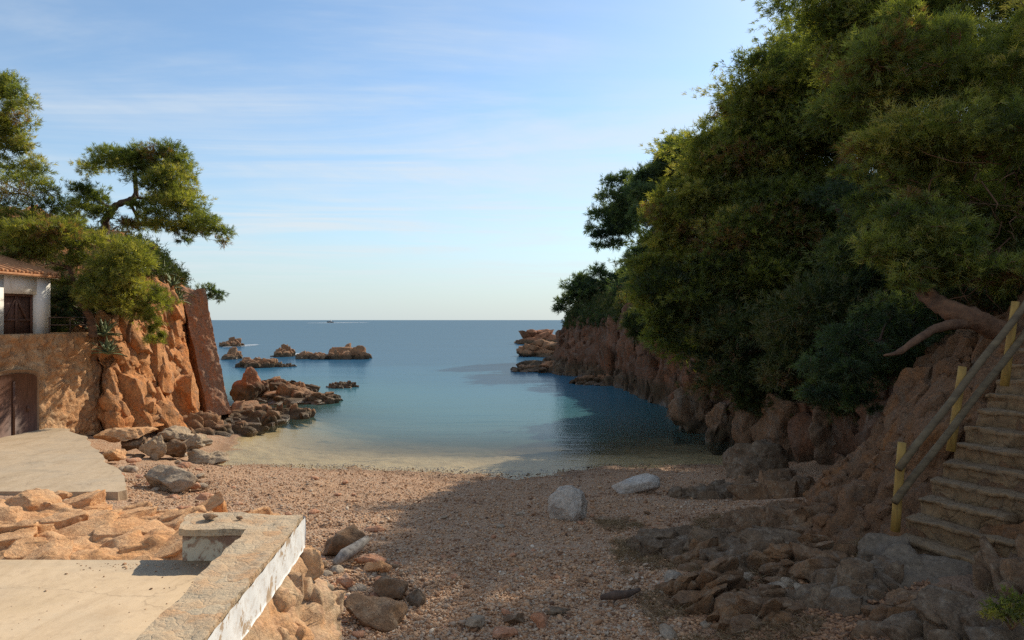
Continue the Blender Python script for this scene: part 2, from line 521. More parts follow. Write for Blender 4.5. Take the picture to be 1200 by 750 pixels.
w2 = M.noise(M.mapping(p, (.16, .8, 1)), .16, 4, .6)
hh = M.math('ADD', M.math('MULTIPLY', w1, .25), M.math('MULTIPLY', w2, 1.2))
nrm = M.bump(hh, .32, .25)
dif = M.n('ShaderNodeBsdfDiffuse', {0: body})
tr = M.n('ShaderNodeBsdfTransparent', {0: (.93, .97, .95)})
low = M.n('ShaderNodeMixShader', {0: cov, 1: tr, 2: dif})
fr = M.n('ShaderNodeFresnel', {'IOR': 1.33, 'Normal': nrm})
fr = M.math('MINIMUM', M.math('MULTIPLY', fr, .55), M.rng(dd, .1, 1.2, .09, .22))
gl = M.n('ShaderNodeBsdfGlossy', {0: (1, 1, 1), 'Roughness': .16, 'Normal': nrm})
sh = M.n('ShaderNodeMixShader', {0: fr, 1: low, 2: gl})
M.n('ShaderNodeOutputMaterial', {0: sh}, out=None)
sea = new_mesh('sea', WV, grid_faces(len(wx), len(wy)), M.m, smooth=True, attr={'depth': ('POINT', dep)}); sea['kind'] = 'structure'


# ------------------------------------------------------------------ cliffs, hillside, bank
def loft_mesh(name, st, nu, nv, mat, sc, amp, seed, aniso=(1, 1, 1), vfade=None, tv=None, fine=.0, lean=False):
    Gd, tu, tv = loft(st, nu, nv, tv=tv)
    N = grid_normals(Gd)
    N = norm(N * [1, 1, .45]) if lean else N
    p_ = Gd.reshape(-1, 3)
    d = rockdisp(p_, sc, amp, seed, aniso, lean)
    if fine: d = d + fine * ridged(p_ / (sc * .3), 4, seed + 40)
    if vfade is not None:
        d = d * np.tile(np.interp(tv, *vfade), nu)
    Vd = p_ + N.reshape(-1, 3) * d[:, None]
    o = new_mesh(name, Vd, grid_faces(nu, nv), mat)
    return o, Vd.reshape(nu, nv, 3), tv


Lst = [
    [P(-120, 506, 27.5), P(-120, 450, 27.6), P(-120, 402, 27.7), P(-120, 386, 28), P(-120, 355, 29.5), P(-120, 300, 33), P(-250, 230, 42)],
    [P(100, 503, 25.4), P(104, 450, 25.4), P(107, 402, 25.4), P(104, 387, 26.4), P(60, 368, 28.5), P(0, 300, 32), P(-150, 230, 41)],
    [P(122, 503, 24.3), P(125, 455, 24.9), P(128, 405, 25.4), P(131, 382, 26.4), P(110, 350, 28.4), P(60, 290, 32), P(-60, 240, 41)],
    [P(150, 503, 24.9), P(150, 455, 25.8), P(150, 408, 26.6), P(152, 372, 27.6), P(135, 340, 29.5), P(90, 290, 32.5), P(-30, 240, 41)],
    [P(182, 500, 26.0), P(178, 450, 27.2), P(176, 400, 28.2), P(175, 355, 29.2), P(162, 315, 30.2), P(140, 290, 33), P(30, 250, 42)],
    [P(214, 492, 29.5), P(208, 445, 30.3), P(203, 395, 31), P(197, 345, 31.6), P(186, 312, 32.2), P(170, 290, 33.5), P(60, 260, 43)],
    [P(232, 486, 33.4), P(224, 435, 34.4), P(214, 385, 35.2), P(206, 350, 35.8), P(196, 332, 36.4), P(184, 327, 37.5), P(90, 290, 46)],
    [P(250, 478, 38), P(240, 440, 38.5), P(230, 395, 39), P(220, 362, 39.5), P(206, 345, 40), P(190, 340, 41), P(120, 320, 49)],
    [P(250, 458, 45), P(240, 435, 45.3), P(230, 400, 45.6), P(222, 375, 46), P(215, 362, 47), P(195, 355, 48), P(130, 340, 56)],
    [P(232, 442, 56), P(225, 425, 56.4), P(216, 405, 56.8), P(206, 390, 57.2), P(192, 380, 58), P(172, 370, 59), P(100, 352, 66)],
]
tvL = np.concatenate([np.linspace(0, 4.4, 105), np.linspace(4.5, 6, 14)])
cliffL, cLg, _ = loft_mesh('cliff', Lst, 330, len(tvL), m_cliffL, 1.7, .85, 5, (1.5, 1.5, .5), tv=tvL, fine=.03, lean=True)
cliffL['kind'] = 'structure'

Rst = [
    [(8.2, 13, 1.9), (8.8, 13, 3.0), (9.5, 13, 4.2), (10.5, 13, 5), (13, 14, 7), (18, 15, 10.5), (32, 16, 18)],
    [(8.2, 17, .9), (8.7, 17.2, 2.2), (9.2, 17.5, 3.4), (10, 18, 4.3), (12.5, 19, 7), (18, 20, 11.5), (32, 22, 19)],
    [(9.2, 22, .2), (9.5, 22.2, 1.6), (9.9, 22.5, 2.8), (10.6, 23, 3.7), (13, 24, 6.5), (18.5, 25, 11.5), (33, 28, 19)],
    [(8.9, 27.5, -.5), (9.25, 27.8, 1.2), (9.6, 28, 2.8), (10.3, 28.5, 4.2), (12.8, 29, 7), (18, 30, 11.5), (33, 34, 19)],
    [(8.4, 35, -.6), (8.8, 35.2, 1.6), (9.2, 35.5, 3.6), (9.8, 36, 5.2), (12.5, 36.5, 7.5), (18, 37, 11.5), (33, 40, 18)],
    [(8.0, 47, -.8), (8.6, 47.3, 1.6), (9.1, 47.6, 3.8), (9.6, 48, 5.4), (12.5, 48, 7.8), (18, 48, 11), (33, 50, 16)],
    [(5.8, 58, -.8), (7.0, 58.5, 1.4), (7.8, 59, 3.6), (8.4, 59.5, 5.2), (11.5, 60, 7.6), (17, 60, 10.5), (33, 62, 15)],
    [(2.6, 66, -.8), (4.2, 67.5, .9), (5.9, 70, 2.8), (6.8, 72, 5.2), (10.5, 72, 7.2), (17, 72, 9.5), (33, 74, 13)],
    [(5.0, 80, -.8), (6.0, 81, 1.2), (7, 82, 3), (8, 84, 4.6), (11, 84, 6), (17, 84, 8), (33, 86, 11)],
    [(10, 95, -.8), (12, 96, 1.2), (13, 97, 2.8), (14, 98, 4.6), (17, 98, 7), (22, 98, 10), (34, 98, 9)],
]
tvR = np.concatenate([np.linspace(0, 3.2, 64), np.linspace(3.3, 6, 36)])
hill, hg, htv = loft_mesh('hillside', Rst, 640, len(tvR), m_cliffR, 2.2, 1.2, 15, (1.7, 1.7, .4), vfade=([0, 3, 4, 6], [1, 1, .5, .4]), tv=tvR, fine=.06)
hill['kind'] = 'structure'

Bst = [
    [(3.5, 3.6, 1.9), (4.5, 4.2, 2.5), (5.2, 4.4, 3.1), (6, 4.6, 3.7), (7.5, 5, 4.7), (10.5, 6, 6.2)],
    [(3.9, 5.9, 1.9), (4.75, 6.2, 2.45), (5.4, 6.5, 3.02), (6.1, 6.8, 3.65), (7.6, 7.4, 4.9), (10.5, 8.3, 6.4)],
    [(4.2, 7.0, 1.9), (5.0, 7.4, 2.2), (5.85, 7.95, 2.9), (6.7, 8.45, 3.7), (8.4, 9.4, 5.25), (11, 10.5, 6.8)],
    [(4.1, 8.2, 1.8), (4.8, 8.45, 2.35), (5.6, 8.9, 2.95), (6.5, 9.35, 3.75), (8.2, 10.3, 5.5), (11, 11.5, 7)],
    [(4.1, 9.6, 1.6), (4.75, 9.9, 2.15), (5.55, 10.2, 2.85), (6.45, 10.6, 3.65), (8.2, 11.1, 5.0), (11, 12.2, 7.1)],
    [(4.4, 11.5, 1.3), (5.05, 11.5, 1.95), (5.8, 11.5, 2.65), (6.75, 11.5, 3.5), (8.5, 12, 4.8), (11, 13, 7.2)],
    [(5.6, 13, 1.2), (6.2, 13, 1.8), (6.9, 13, 2.6), (7.6, 13, 3.5), (9, 13.5, 5), (12, 14, 7)],
    [(7.2, 14.2, 1.1), (7.7, 14.2, 1.7), (8.2, 14.3, 2.4), (8.8, 14.3, 3.2), (10, 14.6, 4.8), (13, 15, 7)],
]
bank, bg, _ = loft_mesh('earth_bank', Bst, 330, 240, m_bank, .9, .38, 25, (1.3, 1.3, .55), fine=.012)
bank['kind'] = 'structure'

# ------------------------------------------------------------------ rocks


def block_shape(seed, size, sub=3, chips=12, rough=.05):
    """one joint-bounded block of bedrock: six skewed faces, knocked corners, weathered skin"""
    rg = np.random.default_rng(seed)
    V, Fc = ico(sub); V = V.copy()
    for ax in range(3):
        for sg in (-1, 1):
            n = rg.normal(0, .2, 3); n[ax] += sg; n = norm(n); d = rg.uniform(.46, .66)
            V = V - n * np.maximum(0, V @ n - d)[:, None]
    for _ in range(chips):
        n = norm(rg.normal(size=3)); d = rg.uniform(.5, .74)
        V = V - n * np.maximum(0, V @ n - d)[:, None]
    V = V * (np.asarray(size) / 1.15)
    m = float(np.mean(size))
    dr = norm(V)
    V = V + dr * (rough * m * (fbm(V / (m * .3) + seed * .61, 4, seed % 97) + .6 * ridged(V / (m * .18) + seed * .61, 3, seed % 83)))[:, None]
    return V, Fc


def frame_rot(V, ex, ez):
    """turn a block so that its z axis lies along ez and its x axis near ex"""
    ez = norm(ez); ey = norm(np.cross(ez, ex)); ex = np.cross(ey, ez)
    return V @ np.stack([ex, ey, ez])


def outcrop(name, label, px, py, wpx, dm, hm, mat, seed, z0=None, cat='rock', rz=0.0, st=.5, res=90, group=None, bs=None, shape=2.4, parent=None, nmul=1.0, dips=(.3, .8)):
    """craggy rock of joint-bounded blocks whose front foot is seen at (px, py); dm deep, hm high; stands in the sea (z0 None) or on the beach"""
    zf = 0.0 if z0 is None else z0
    Y = (CAMZ - zf) * F / (py - 374.5); w = wpx / F * Y; rg_ = np.random.default_rng(seed)
    cx_, cy_ = (px - 600) / F * Y, Y + dm * .5
    b = min((bs or hm * .8) * .95, w * .45, dm * .7)
    n = int(np.clip(nmul * 2.0 * w * dm / (b * b), 6, 46))
    root = empty(name, (cx_, cy_, zf)); tag(root, label, cat, group)
    strike = rg_.uniform(-.5, .5) + rz; dip = rg_.uniform(*dips) * rg_.choice([-1, 1])
    k = 0
    for t in range(n * 3):
        if k >= n: break
        r = math.sqrt((k + .5) / n) * .92; th = k * 2.39996 + rg_.normal(0, .25)
        u, v = r * math.cos(th), r * math.sin(th)
        x, y = cx_ + u * w / 2, cy_ + v * dm / 2
        e = max(0., 1 - r * r) ** .5
        env = hm * (.2 + .8 * e ** 1.4) * min(1.15, max(.4, .8 + .55 * float(fbm([[x / (w * .3), y / (w * .3), seed]], 2, seed)[0])))
        q_ = rg_.choice([.6, .9, 1.25], p=[.4, .4, .2]); sx, sy, sz_ = b * q_ * rg_.uniform(.9, 1.9), b * q_ * rg_.uniform(.45, .9), max(env * rg_.uniform(.8, 1.2) * 1.3, .35 * b); env *= rg_.uniform(.6, 1.12)
        V, Fc = block_shape(seed * 131 + k, (sx, sy, sz_), 4 if wpx > 70 and z0 is not None else 3)
        dp = dip + rg_.normal(0, .16); a = strike + rg_.normal(0, .28)
        V = frame_rot(V, np.array([math.cos(a), math.sin(a), 0]), np.array([math.sin(dp) * math.sin(a), -math.sin(dp) * math.cos(a), math.cos(dp)]))
        base = gz(x, y) if z0 is not None else 0.
        zc_ = base + env - (V[:, 2].max())
        new_mesh('block', V + [x - cx_, y - cy_, zc_ - zf], Fc, mat, root); k += 1
    return root


def embed(parent, Gd, us, vs, n, smin, smax, mat, seed, along, elong=(1, .8, 1.6), out=.1, sub=4, cond=None, name='block', merge=False, upright=True):
    """bedrock blocks standing out of a cliff face, their long axis along the joints"""
    rg_ = np.random.default_rng(seed); N = grid_normals(Gd); k = 0; MV, MF, mo = [], [], 0
    for t in range(n * 12):
        if k >= n: break
        i = rg_.integers(us[0], us[1]); j = rg_.integers(vs[0], vs[1]); p = Gd[i, j]
        if cond is not None and not cond(p): continue
        nn = norm(N[i, j] * [1, 1, .4]) if upright else norm(N[i, j])
        q = rg_.uniform(smin, smax) * (1 if rg_.random() < .7 else .6)
        V, Fc = block_shape(seed * 97 + k, (q * elong[0] * rg_.uniform(.8, 1.2), q * elong[1], q * elong[2] * rg_.uniform(.7, 1.3)), sub)
        ez = norm(np.asarray(along) + rg_.normal(0, .14, 3)); ex = np.cross(nn, ez) + rg_.normal(0, .18, 3)
        V = frame_rot(V, ex, ez)
        c = p + nn * (q * elong[1] * .5 * (out * 2 - .62 + rg_.normal(0, .12)))
        if merge:
            MV.append(V + c); MF.append(Fc + mo); mo += len(V)
        else:
            new_mesh(name, V + c, Fc, mat, parent)
        k += 1
    if merge: new_mesh(name, np.concatenate(MV), np.concatenate(MF), mat, parent)['kind'] = 'stuff'


USED = {}


def rock(name, label, px, py, wpx, hpx, z, mat, seed, cat='boulder', dep=1.0, sub=4, rz=None, group=None, tl=0.0, sink=.18, **kw):
    """a rock whose foot is seen at (px, py) and stands at height z; wpx, hpx its seen width and height"""
    Y = (CAMZ - z) * F / (py - 374.5)
    w, h = wpx / F * Y, hpx / F * Y
    V, Fc = rock_shape(seed, (w, w * dep, h * (1 + sink)), sub, **kw)
    if tl: V = tilt(V, (0, 1, 0), tl)
    V = V - [0, 0, V[:, 2].min()]
    o = new_mesh(name, V, Fc, mat)
    x = (px - 600) / F * Y
    o.location = (x, Y + w * dep * .35, z - h * sink)
    return tag(o, label, cat, group)


def orient(Gd, toward):
    return Gd if (grid_normals(Gd) * toward).sum(-1).mean() > 0 else Gd[::-1]
gL = orient(cLg, [1, -.6, .2]); gR = orient(hg, [-1, -.3, .3]); gB = orient(bg, [-1, -.3, .6])
embed(cliffL, gL, (0, gL.shape[0]), (0, 74), 98, .38, 1.05, m_cliffL, 41, (-.36, .1, 1), (.8, .8, 2.1), .06, 4, lambda p: p[1] < 37 and .3 < p[2] < 7.3 and 600 + p[0] / p[1] * F > 128)
embed(hill, gR, (0, gR.shape[0]), (0, 60), 98, .7, 1.7, m_cliffR, 43, (-.1, 0, 1), (.8, .75, 2.0), .04, 3, lambda p: 17 < p[1] < 78 and -.3 < p[2] < 4.6)
embed(bank, gB, (0, gB.shape[0]), (10, 150), 98, .16, .55, m_bank, 47, (.45, -.1, .85), (1.0, .75, 1.5), .13, 4, lambda p: p[1] > 9.5 and p[2] < 4.6)
embed(cliffL, gL, (0, gL.shape[0]), (0, 78), 420, .14, .42, m_cliffL, 141, (-.36, .1, 1), (.9, .8, 1.7), .16, 3, lambda p: p[1] < 38 and .2 < p[2] < 7.6 and 600 + p[0] / p[1] * F > 124, 'rubble', True)
embed(hill, gR, (0, gR.shape[0]), (0, 62), 420, .25, .8, m_cliffR, 143, (-.1, 0, 1), (.9, .75, 1.7), .16, 3, lambda p: 16 < p[1] < 76 and -.2 < p[2] < 5, 'rubble', True)
embed(bank, gB, (0, gB.shape[0]), (4, 170), 500, .05, .17, m_bank, 147, (.55, -.1, .8), (1.2, .8, 1.2), .2, 3, lambda p: p[1] > 8.9 and p[2] < 5, 'rubble', True)
rock('boulder', 'whitish cracked boulder alone in the middle of the shaded shingle', 668, 614, 44, 36, 1.02, m_pale, 308, dep=.95, lo=.72, facets=10, rough=.07, sub=5)
rock('boulder', 'long flat pale rock tilted on the shingle near the waterline', 744, 579, 58, 20, .8, m_pale, 302, dep=.7, tl=-.2, lo=.45, rough=.05)
rock('boulder', 'small rounded grey stone beside the long flat pale rock', 794, 585, 26, 14, .85, m_dark, 303)
rock('boulder', 'large dark boulder at the water edge under the hanging pines', 893, 567, 72, 42, .55, m_dark, 304, sub=5, rough=.1, facets=14, lo=.6)
outcrop('rock_outcrop', 'broken grey ledge in front of the large dark boulder', 850, 590, 100, 1.6, .62, m_dark, 305, .85, bs=.6)
outcrop('rock_outcrop', 'brown ridge of rock right of the broken grey ledge', 930, 596, 90, 1.8, .75, m_brown, 306, 1.0, bs=.6)
rock('boulder', 'large weathered grey boulder with pale veins on the sunlit shingle', 190, 581, 68, 34, .86, m_grey, 307, sub=5, rough=.1, dep=.8)
rock('boulder', 'flat orange stone right of the large weathered grey boulder', 236, 591, 32, 12, .85, m_red, 308, dep=.8)
rock('boulder', 'small pale stone in front of the large weathered grey boulder', 200, 591, 20, 11, .9, m_red, 309)
# group on the left shore
for i, (lab, px, py, w, h, z, mt, dp) in enumerate([
    ('blocky grey rock at the end of the left shore rocks', 240, 544, 54, 22, .25, m_tan, .8),
    ('pale round rock in front of the left cliff foot', 173, 538, 40, 24, .6, m_tan, .9),
    ('brown rock between two pale rocks on the left shore', 204, 536, 30, 18, .5, m_brown, 1),
    ('low tan slab below the left cliff', 140, 518, 70, 16, 1.1, m_orange, .8),
    ('tan shore rock in the left boulder field with a flat top', 200, 517, 50, 20, .5, m_tan, .8),
    ('small orange block by the concrete slab corner', 128, 540, 34, 14, 1.0, m_orange, .8),
    ('dark notched rock behind the pale round rock', 152, 528, 36, 18, .8, m_brown, .9),
    ('low brown rock at the shallow water on the left', 226, 527, 46, 15, .3, m_tan, .8)]):
    rock('shore_rock', lab, px, py, w, h, z, mt, 330 + i, 'rock', dep=dp, rough=.12, sub=5)
outcrop('shore_rock', 'wet rock reaching into the shallow water on the left', 246, 512, 84, 3.0, .75, m_sea, 341, bs=.6)
outcrop('shore_rock', 'dark ledge at the foot of the leaning rock slab', 262, 498, 84, 3.2, .95, m_sea, 342, bs=.7)
outcrop('shore_rock', 'craggy brown ledge along the foot of the left cliff', 196, 520, 80, 3.4, 1.3, m_sea, 343, bs=.8)
# reef running out from the leaning slab
for i, (lab, px, py, w, h, mt) in enumerate([
    ('rounded orange block right behind the leaning rock slab', 284, 472, 32, 40, m_islet),
    ('upright orange block on the left reef', 304, 469, 24, 26, m_islet)]):
    rock('reef_rock', lab, px, py, w, h, -.05, mt, 360 + i, 'rock', dep=.9, rough=.13, sub=5)
for i, (lab, px, py, w, dm, hm, mt) in enumerate([
    ('wide pinkish ledge crowning the left reef', 332, 474, 90, 4.0, 1.55, m_sea),
    ('dark ledge along the near side of the left reef', 318, 493, 84, 3.2, 1.0, m_sea),
    ('dark pointed block in front of the left reef', 313, 499, 20, 1.0, .9, m_sea),
    ('brown tip at the far end of the left reef', 366, 474, 56, 2.6, 1.0, m_sea),
    ('outermost small rock off the tip of the left reef', 384, 468, 18, 1.2, .5, m_sea),
    ('dark jagged rock behind the left reef', 314, 454, 26, 2.4, 1.5, m_sea),
    ('long craggy back of the left reef', 322, 464, 80, 4.0, 1.2, m_islet)]):
    outcrop('reef_rock', lab, px, py, w, dm, hm * .72, mt, 370 + i, bs=hm * .5, dips=(.1, .4))
# rocks in open water
for i, (lab, px, py, w, dm, hm) in enumerate([
    ('long dark skerry left of the larger islet', 296, 431, 50, 4, 1.4),
    ('thin low tail of the long dark skerry', 326, 430, 36, 2.5, .55),
    ('islet left hump of the larger islet in the bay', 365, 421, 54, 5, 1.5),
    ('islet right hump with the tallest peak in the bay', 402, 421, 46, 5, 2.3),
    ('small dark rock just left of the larger islet', 327, 418, 22, 4, 1.3),
    ('low flat dark rock lying alone in the bay', 396, 455, 38, 2.4, .55),
    ('distant brown rock beside the cliff with breaking foam', 263, 406, 26, 6, 1.6),
    ('dark rock near the slab edge in the left distance', 265, 421, 16, 4, 1.4)]):
    outcrop('sea_rock', lab, px, py, w, dm, hm * 1.15, m_sea, 390 + i, res=60, bs=hm * .5, dips=(.05, .3))
for i, (lab, px, py, w, dm, hm, mt) in enumerate([
    ('sunlit reddish islet off the right headland', 634, 403, 60, 9, 3.9, m_islet),
    ('dark low point in front of the reddish islet', 642, 418, 66, 6, 2.4, m_sea),
    ('tiny black rock left of the dark low point', 617, 407, 9, 2, .7, m_sea),
    ('long dark ledge at the tip of the right headland', 640, 437, 92, 5, 1.1, m_sea),
    ('sloping brown rock above the headland ledge', 672, 433, 70, 6, 3.2, m_cliffR),
    ('low dark shelf at the foot of the headland cliff', 716, 452, 100, 4, 1.0, m_sea)]):
    outcrop('headland_rock', lab, px, py, w, dm, hm * .85, mt, 410 + i, res=60, bs=hm * .75, dips=(.5, .9), nmul=1.6)
# big rocks under the hanging pines
for i, (lab, px, py, w, h, z, dp) in enumerate([
    ('tall brown rock face in the water under the pines', 820, 512, 58, 58, -.2, .8),
    ('rounded brown rock pillar at the shore below the pines', 884, 546, 46, 84, -.1, .8),
    ('wide brown rock behind the large dark boulder', 930, 545, 70, 84, .3, .9),
    ('sloping rock at the waterline right of the dark water', 848, 524, 44, 66, -.2, .8),
    ('dark rock in the hollow behind the earth bank', 985, 550, 60, 70, .8, .8)]):
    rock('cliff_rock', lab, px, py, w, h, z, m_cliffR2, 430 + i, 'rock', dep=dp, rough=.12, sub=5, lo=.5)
# foreground, left of centre
for i, (lab, px, py, w, h, z, mt, dp, tl) in enumerate([
    ('dark lumpy rock in the sun beside the low wall corner', 396, 651, 56, 30, 1.32, m_brown, .8, 0),
    ('small red stone lying behind the dark lumpy rock', 437, 625, 28, 9, 1.15, m_red, .8, 0),
    ('flat tan stone beside the driftwood piece', 432, 662, 36, 11, 1.38, m_red, .8, 0),
    ('flat orange stone below the tan stone by the driftwood', 444, 672, 34, 10, 1.4, m_orange, .7, 0),
    ('smooth pale round stone at the foot of the low wall', 374, 704, 36, 20, 1.5, m_tan, .8, 0),
    ('reddish pointed stone at the edge of the shade', 403, 688, 22, 15, 1.45, m_red, .8, .3),
    ('brown rock at the edge of the shade above the big slab', 458, 701, 44, 24, 1.4, m_brown, .9, 0),
    ('blackish rock behind the big foreground slab', 487, 710, 30, 22, 1.4, m_dark, .9, 0),
    ('big flat sandstone slab lying in the shaded foreground', 438, 738, 104, 30, 1.42, m_brown, .6, 0),
    ('pale reddish block at the wall foot left of the big slab', 378, 728, 36, 22, 1.5, m_red, .9, 0),
    ('smooth grey stone in the shaded foreground shingle', 557, 736, 28, 11, 1.4, m_grey, .7, 0),
    ('pinkish wedge stone standing up in the foreground shingle', 633, 738, 20, 27, 1.41, m_red, .6, -.3),
    ('brown stone left of the pinkish wedge stone', 605, 733, 36, 12, 1.4, m_brown, .8, 0),
    ('flat grey stone right of the pinkish wedge stone', 652, 722, 32, 10, 1.4, m_dark, .7, 0),
    ('flat pinkish stone on the bottom edge of the photo', 588, 748, 32, 10, 1.42, m_red, .8, 0),
    ('small brown rock among the stones at the low wall', 372, 671, 24, 13, 1.4, m_brown, .8, 0),
    ('small mossy stone in the middle of the shade', 680, 686, 16, 8, 1.3, m_brown, .8, 0)]):
    rock('stone', lab, px, py, w, h, z, mt, 450 + i, 'stone', dep=dp, tl=tl, rough=.1)
# outcrops at the right side of the beach
for i, (lab, px, py, w, z, dm, hm, mt, bs) in enumerate([
    ('chunky brown outcrop with columns rising from the shingle', 836, 722, 84, 1.42, .95, .62, m_brown, .3),
    ('low grey layered outcrop above the chunky brown outcrop', 822, 664, 140, 1.3, 1.9, .42, m_dark, .4),
    ('pointed brown block on the low layered outcrop', 832, 672, 58, 1.35, .7, .45, m_brown, .4),
    ('grey broken rocks between outcrop and earth bank', 905, 682, 120, 1.55, 1.5, .5, m_dark, .35),
    ('rough grey rock in front of the earth bank foot', 962, 692, 100, 1.75, 1.1, .42, m_brown, .3),
    ('tan crag below the stair foot at the right', 955, 645, 120, 1.6, 1.7, .5, m_brown, .4),
    ('dark flat stone lying left of the chunky outcrop', 770, 641, 40, 1.25, .5, .14, m_dark, .2),
    ('broken brown rock at the bottom right of the shingle', 910, 745, 110, 1.62, 1.0, .34, m_brown, .25),
    ('grey crag beneath the grey landing of the stairs', 1020, 716, 120, 1.95, .9, .36, m_dark, .3),
    ('layered crag at the foot of the ochre bank spur', 905, 628, 90, 1.35, 1.4, .35, m_brown, .35)]):
    outcrop('rock_outcrop', lab, px, py, w, dm, hm, mt, 480 + i, z, bs=bs, st=.8)
for i, (lab, px, py, w, z, dm, hm, mt) in enumerate([
    ('grey corner crag in the bottom right of the photo', 1165, 758, 150, 2.3, .8, .32, m_dark),
    ('tall brown crag flanking the stairs on the near side', 1228, 712, 70, 2.3, .8, .5, m_brown),
    ('brown crag below the flanking rock of the stairs', 1112, 742, 120, 2.15, .8, .3, m_brown),
    ('brown crag beside the upper stairs at the photo edge', 1262, 640, 70, 2.9, .8, .5, m_brown)]):
    outcrop('stair_rock', lab, px, py, w, dm, hm, mt, 500 + i, z, bs=.3)
outcrop('landing_rock', 'smooth grey rock landing at the foot of the stone stairs', 1075, 700, 150, 1.2, .30, m_land, 520, 2.1, bs=.9, st=.15, shape=3.5)

# orange ledge between terrace and concrete slab
u = np.linspace(-1, 1, 190); v = np.linspace(-1, 1, 130)
U, Vv = np.meshgrid(u, v, indexing='ij')
lx = -8.6 + U.ravel() * 4.6; ly = 11.2 + Vv.ravel() * 2.2
rr = np.maximum(np.abs(U), np.abs(Vv)).ravel()
ppp = np.stack([lx, ly, np.zeros_like(lx)], 1)
edge = np.clip((1 - np.sqrt(U.ravel() ** 4 + Vv.ravel() ** 4)) * 3, -.5, 1)
lz = ground_z(lx, ly) + edge * .22 * np.clip((13.6 - ly) / 2, .1, 1) + .10 * fbm(ppp * .8, 3, 64)
lz = np.where(edge < 0, lz - .3 * (-edge) * 2, lz)
LV = np.stack([lx, ly, lz], 1); LN = grid_normals(LV.reshape(190, 130, 3)).reshape(-1, 3); LN = norm(LN * np.sign(LN[:, 2:3]) + [0, -.4, .2])
LV = LV + LN * (rockdisp(LV, 1.0, .2, 71, (.8, 1.5, 1.3)) * np.clip(edge + .4, .1, 1) * np.clip((13.8 - ly) / 1.6, .3, 1))[:, None]
tag(new_mesh('rock_ledge', LV, grid_faces(190, 130), m_orange, smooth=False), 'bumpy orange rock ledge between the terrace floor and the concrete slab', 'rock')
ledge = [o for o in COL.objects if o.name == 'rock_ledge'][0]
embed(ledge, LV.reshape(190, 130, 3) if LN[:, 2].mean() > 0 else LV.reshape(190, 130, 3)[::-1], (8, 182), (8, 118), 100, .3, .8, m_orange, 53, (.75, .6, .1), (1.0, .5, 1.35), .05, 4, lambda p: -12.8 < p[0] < -4.6, upright=False)
for i, (lab, px, py, w, h) in enumerate([
    ('orange block on top of the orange ledge left of the others', 42, 590, 34, 14), ('reddish block beside the concrete slab edge', 68, 584, 26, 12),
    ('flat orange stone at the back of the terrace floor', 128, 650, 26, 8), ('orange lump at the left end of the orange ledge', 12, 597, 40, 14)]):
    rock('stone', lab, px, py, w, h, 1.6, m_orange, 540 + i, 'stone', dep=.8, rough=.07)

# loose cobbles, a copy of a few kinds
protos = []
for k in range(6):
    V, Fc = rock_shape(600 + k, (.2, .15, .1), 3, facets=9, rough=.05, lo=.6)
    protos.append([new_mesh('cobble', V, Fc, m, link=False) for m in (m_red, m_grey, m_brown)])
rc = np.random.default_rng(5)
def scatter(n, zone, group, label, cat='cobble', smin=.5, smax=1.6, w=(.55, .25, .2)):
    k = 0
    for _ in range(n * 30):
        if k >= n: break
        px, py = zone(); Y0 = 3.8 * F / (py - 374.5)
        x, y = (px - 600) / F * Y0, Y0
        for _i in range(3):
            z = gz(x, y); y = (CAMZ - z) * F / (py - 374.5); x = (px - 600) / F * y
        o = protos[rc.integers(6)][rc.choice(3, p=w)].copy(); COL.objects.link(o)
        s = rc.uniform(smin, smax) * (.6 + y / 22)
        o.location = (x, y, z + .015 * s); o.scale = (s, s, s * rc.uniform(.7, 1.1)); o.rotation_euler = (rc.uniform(-.3, .3), rc.uniform(-.3, .3), rc.uniform(0, 6.28))
        tag(o, label, cat, group); k += 1
scatter(46, lambda: (rc.uniform(370, 470), rc.uniform(655, 748)), 'cobbles at the wall foot', 'loose cobble at the foot of the low wall around the big flat slab', smin=.35, smax=1.0)
scatter(42, lambda: (rc.uniform(480, 800), rc.uniform(600, 748)), 'cobbles in the shaded shingle', 'loose cobble lying on the shaded shingle in mid beach', smin=.25, smax=.7)
scatter(40, lambda: (rc.uniform(180, 420), rc.uniform(556, 640)), 'cobbles on the sunlit shingle', 'loose cobble lying on the sunlit shingle behind the low wall', smin=.3, smax=.9)
scatter(46, lambda: (rc.uniform(780, 1010), rc.uniform(600, 745)), 'stones among the outcrops', 'loose stone among the brown outcrops below the earth bank', 'stone', .5, 1.6, (.15, .35, .5))
scatter(36, lambda: (rc.uniform(110, 235), rc.uniform(530, 575)), 'stones below the left cliff', 'loose stone between the shore rocks below the left cliff', 'stone', .5, 1.5, (.5, .3, .2))

# ------------------------------------------------------------------ pebbles (uncountable)
Np = 130000
V0, F0 = ico(1)
py_ = 375 + rc.uniform(168, 430, Np); px_ = rc.uniform(150, 1090, Np)
Y0 = 3.9 * F / (py_ - 374.5)
for _ in range(4):
    zz = ground_z((px_ - 600) / F * Y0, Y0); Y0 = (CAMZ - zz) * F / (py_ - 374.5)
X0 = (px_ - 600) / F * Y0
keep = (zz > -.07) & (Y0 > 5.5) & (Y0 < 26) & (X0 > -9.5 - rc.random(Np)) & (X0 < 4.3 + rc.random(Np) * .6 + np.where(Y0 > 13, 3, 0))
dirt = np.clip((X0 - 1.6 - .12 * (Y0 - 7) + .5 * fbm(np.stack([X0, Y0, 0 * X0], 1) * .8, 3, 95)) / 1.0, 0, 1) * (Y0 < 14)
keep &= rc.random(Np) > dirt * .35
keep &= ~((X0 < -1.35) & (Y0 < 5.9))
X0, Y0, zz, dirt = X0[keep], Y0[keep], zz[keep], dirt[keep]; Np = len(X0)
ng = 420
